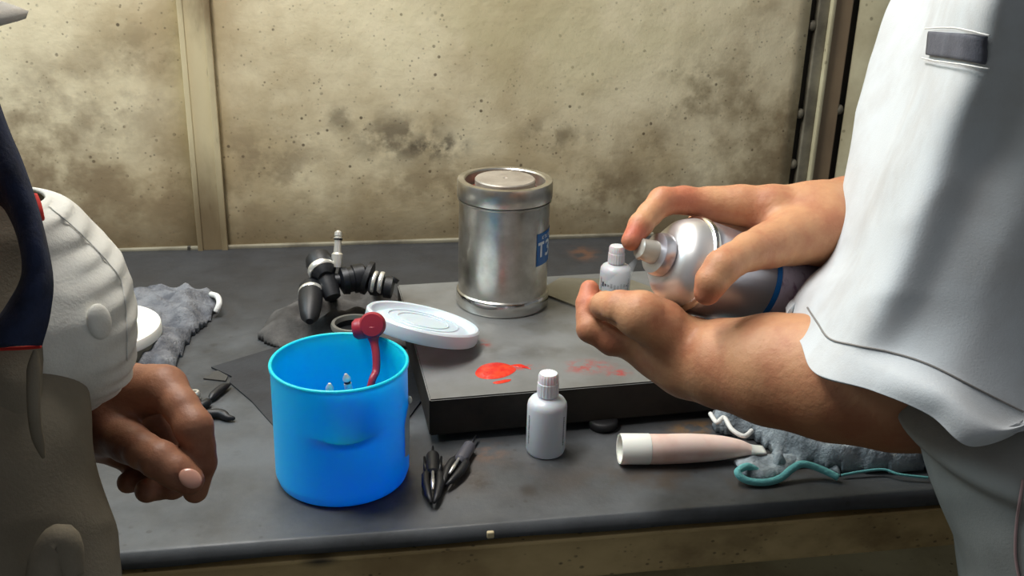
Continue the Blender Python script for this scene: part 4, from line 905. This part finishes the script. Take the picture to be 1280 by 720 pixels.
bm = bmesh.new(); tube(bm, spline([PD(a, b, .538) for a, b in ((51, 433), (30, 435), (5, 436), (-30, 437))], 20), .0011, 8); bmobj('red_piping', bm, redc, nv_)
bm = bmesh.new(); tube(bm, spline([PD(a, b, d) for a, b, d in ((41, 244, .555), (45, 254, .552), (48, 266, .55), (50, 276, .552))], 14), [.001]+[.0026]*12+[.001], 8); bmobj('red_piping', bm, redc, nv_)
# shirt front below band with folds
front = stack([(-260, 40, 240, .575, .02), (-260, 48, 330, .57, .03), (-262, 54, 420, .565, .034), (-264, 50, 480, .56, .03), (-264, 42, 560, .565, .03), (-264, 36, 640, .57, .03), (-264, 50, 740, .575, .03)])
fr = loft('shirt_front', front, shirt_d, pL, 60, 80, thick=.002, fold=.006, fscale=10., seed=7.)
bm = bmesh.new(); tube(bm, spline([PD(a, b, d) for a, b, d in ((44, 438, .532), (42, 480, .528), (44, 530, .53), (54, 572, .54))], 24), list(np.interp(np.linspace(0, 1, 24), [0, .2, .8, 1], [.001, .0035, .003, .0008])), 10); bmobj('cloth_fold', bm, shirt_d, fr)
bm = bmesh.new(); tube(bm, spline([PD(a, b, d) for a, b, d in ((52, 760, .520), (62, 700, .522), (78, 676, .522), (92, 720, .524))], 24), list(np.interp(np.linspace(0, 1, 24), [0, .3, .8, 1], [.009, .010, .008, .005])), 14); bmobj('cloth_fold', bm, shirt_d, fr)
# trousers, shoes, hair, cap
for k in (-1, 1):
    rr = []
    for z, r1 in ((.86, .082), (.75, .080), (.47, .070), (.25, .066), (.07, .062)):
        c_ = np.array([LX-.6*k*.066, LY+.8*k*.066, z]); rr.append([c_+np.array([r1*math.cos(2*math.pi*i/12), r1*math.sin(2*math.pi*i/12), 0]) for i in range(12)])
    loft('trouser_leg', rr, trouser, pL, 32, 40, fold=.004)
    bm = bmesh.new(); box(bm, (0, 0, 0), (.28, .10, .088), Matrix.Translation((LX-.6*k*.075+.05, LY+.8*k*.075+.02, .045)) @ Matrix.Rotation(math.atan2(.6, .8), 4, 'Z'), bev=.03); bmobj('shoe', bm, shoe, pL)
bt = PD(34, 20, .50); back = PD(-110, -40, .50)
cen = PD(-112, 4, .50); vs = []; fs = []
n1, n2 = 20, 8
for i in range(n1+1):
    a_ = -1.2+2.4*i/n1
    for k in range(n2+1):
        rr_ = (.25+.75*k/n2)*.0505; dz = -.010*(k/n2)**2+.006-.006*math.sin(a_)**2
        fh = np.array([math.sin(YAW), math.cos(YAW), 0]); vs.append(cen+_R*rr_*math.cos(a_)*1.0+fh*rr_*1.1*math.sin(a_)+np.array([0, 0, dz]))
for i in range(n1):
    for k in range(n2): q = i*(n2+1)+k; fs.append((q, q+1, q+n2+2, q+n2+1))
cp = pydata('cap_brim', vs, fs, mat('pale_cap_cloth', lin(206, 200, 192), .85, bump=.3, bscale=300), pL); s = cp.modifiers.new('t', 'SOLIDIFY'); s.thickness = .004; cp['label'] = 'pale cap brim tip'
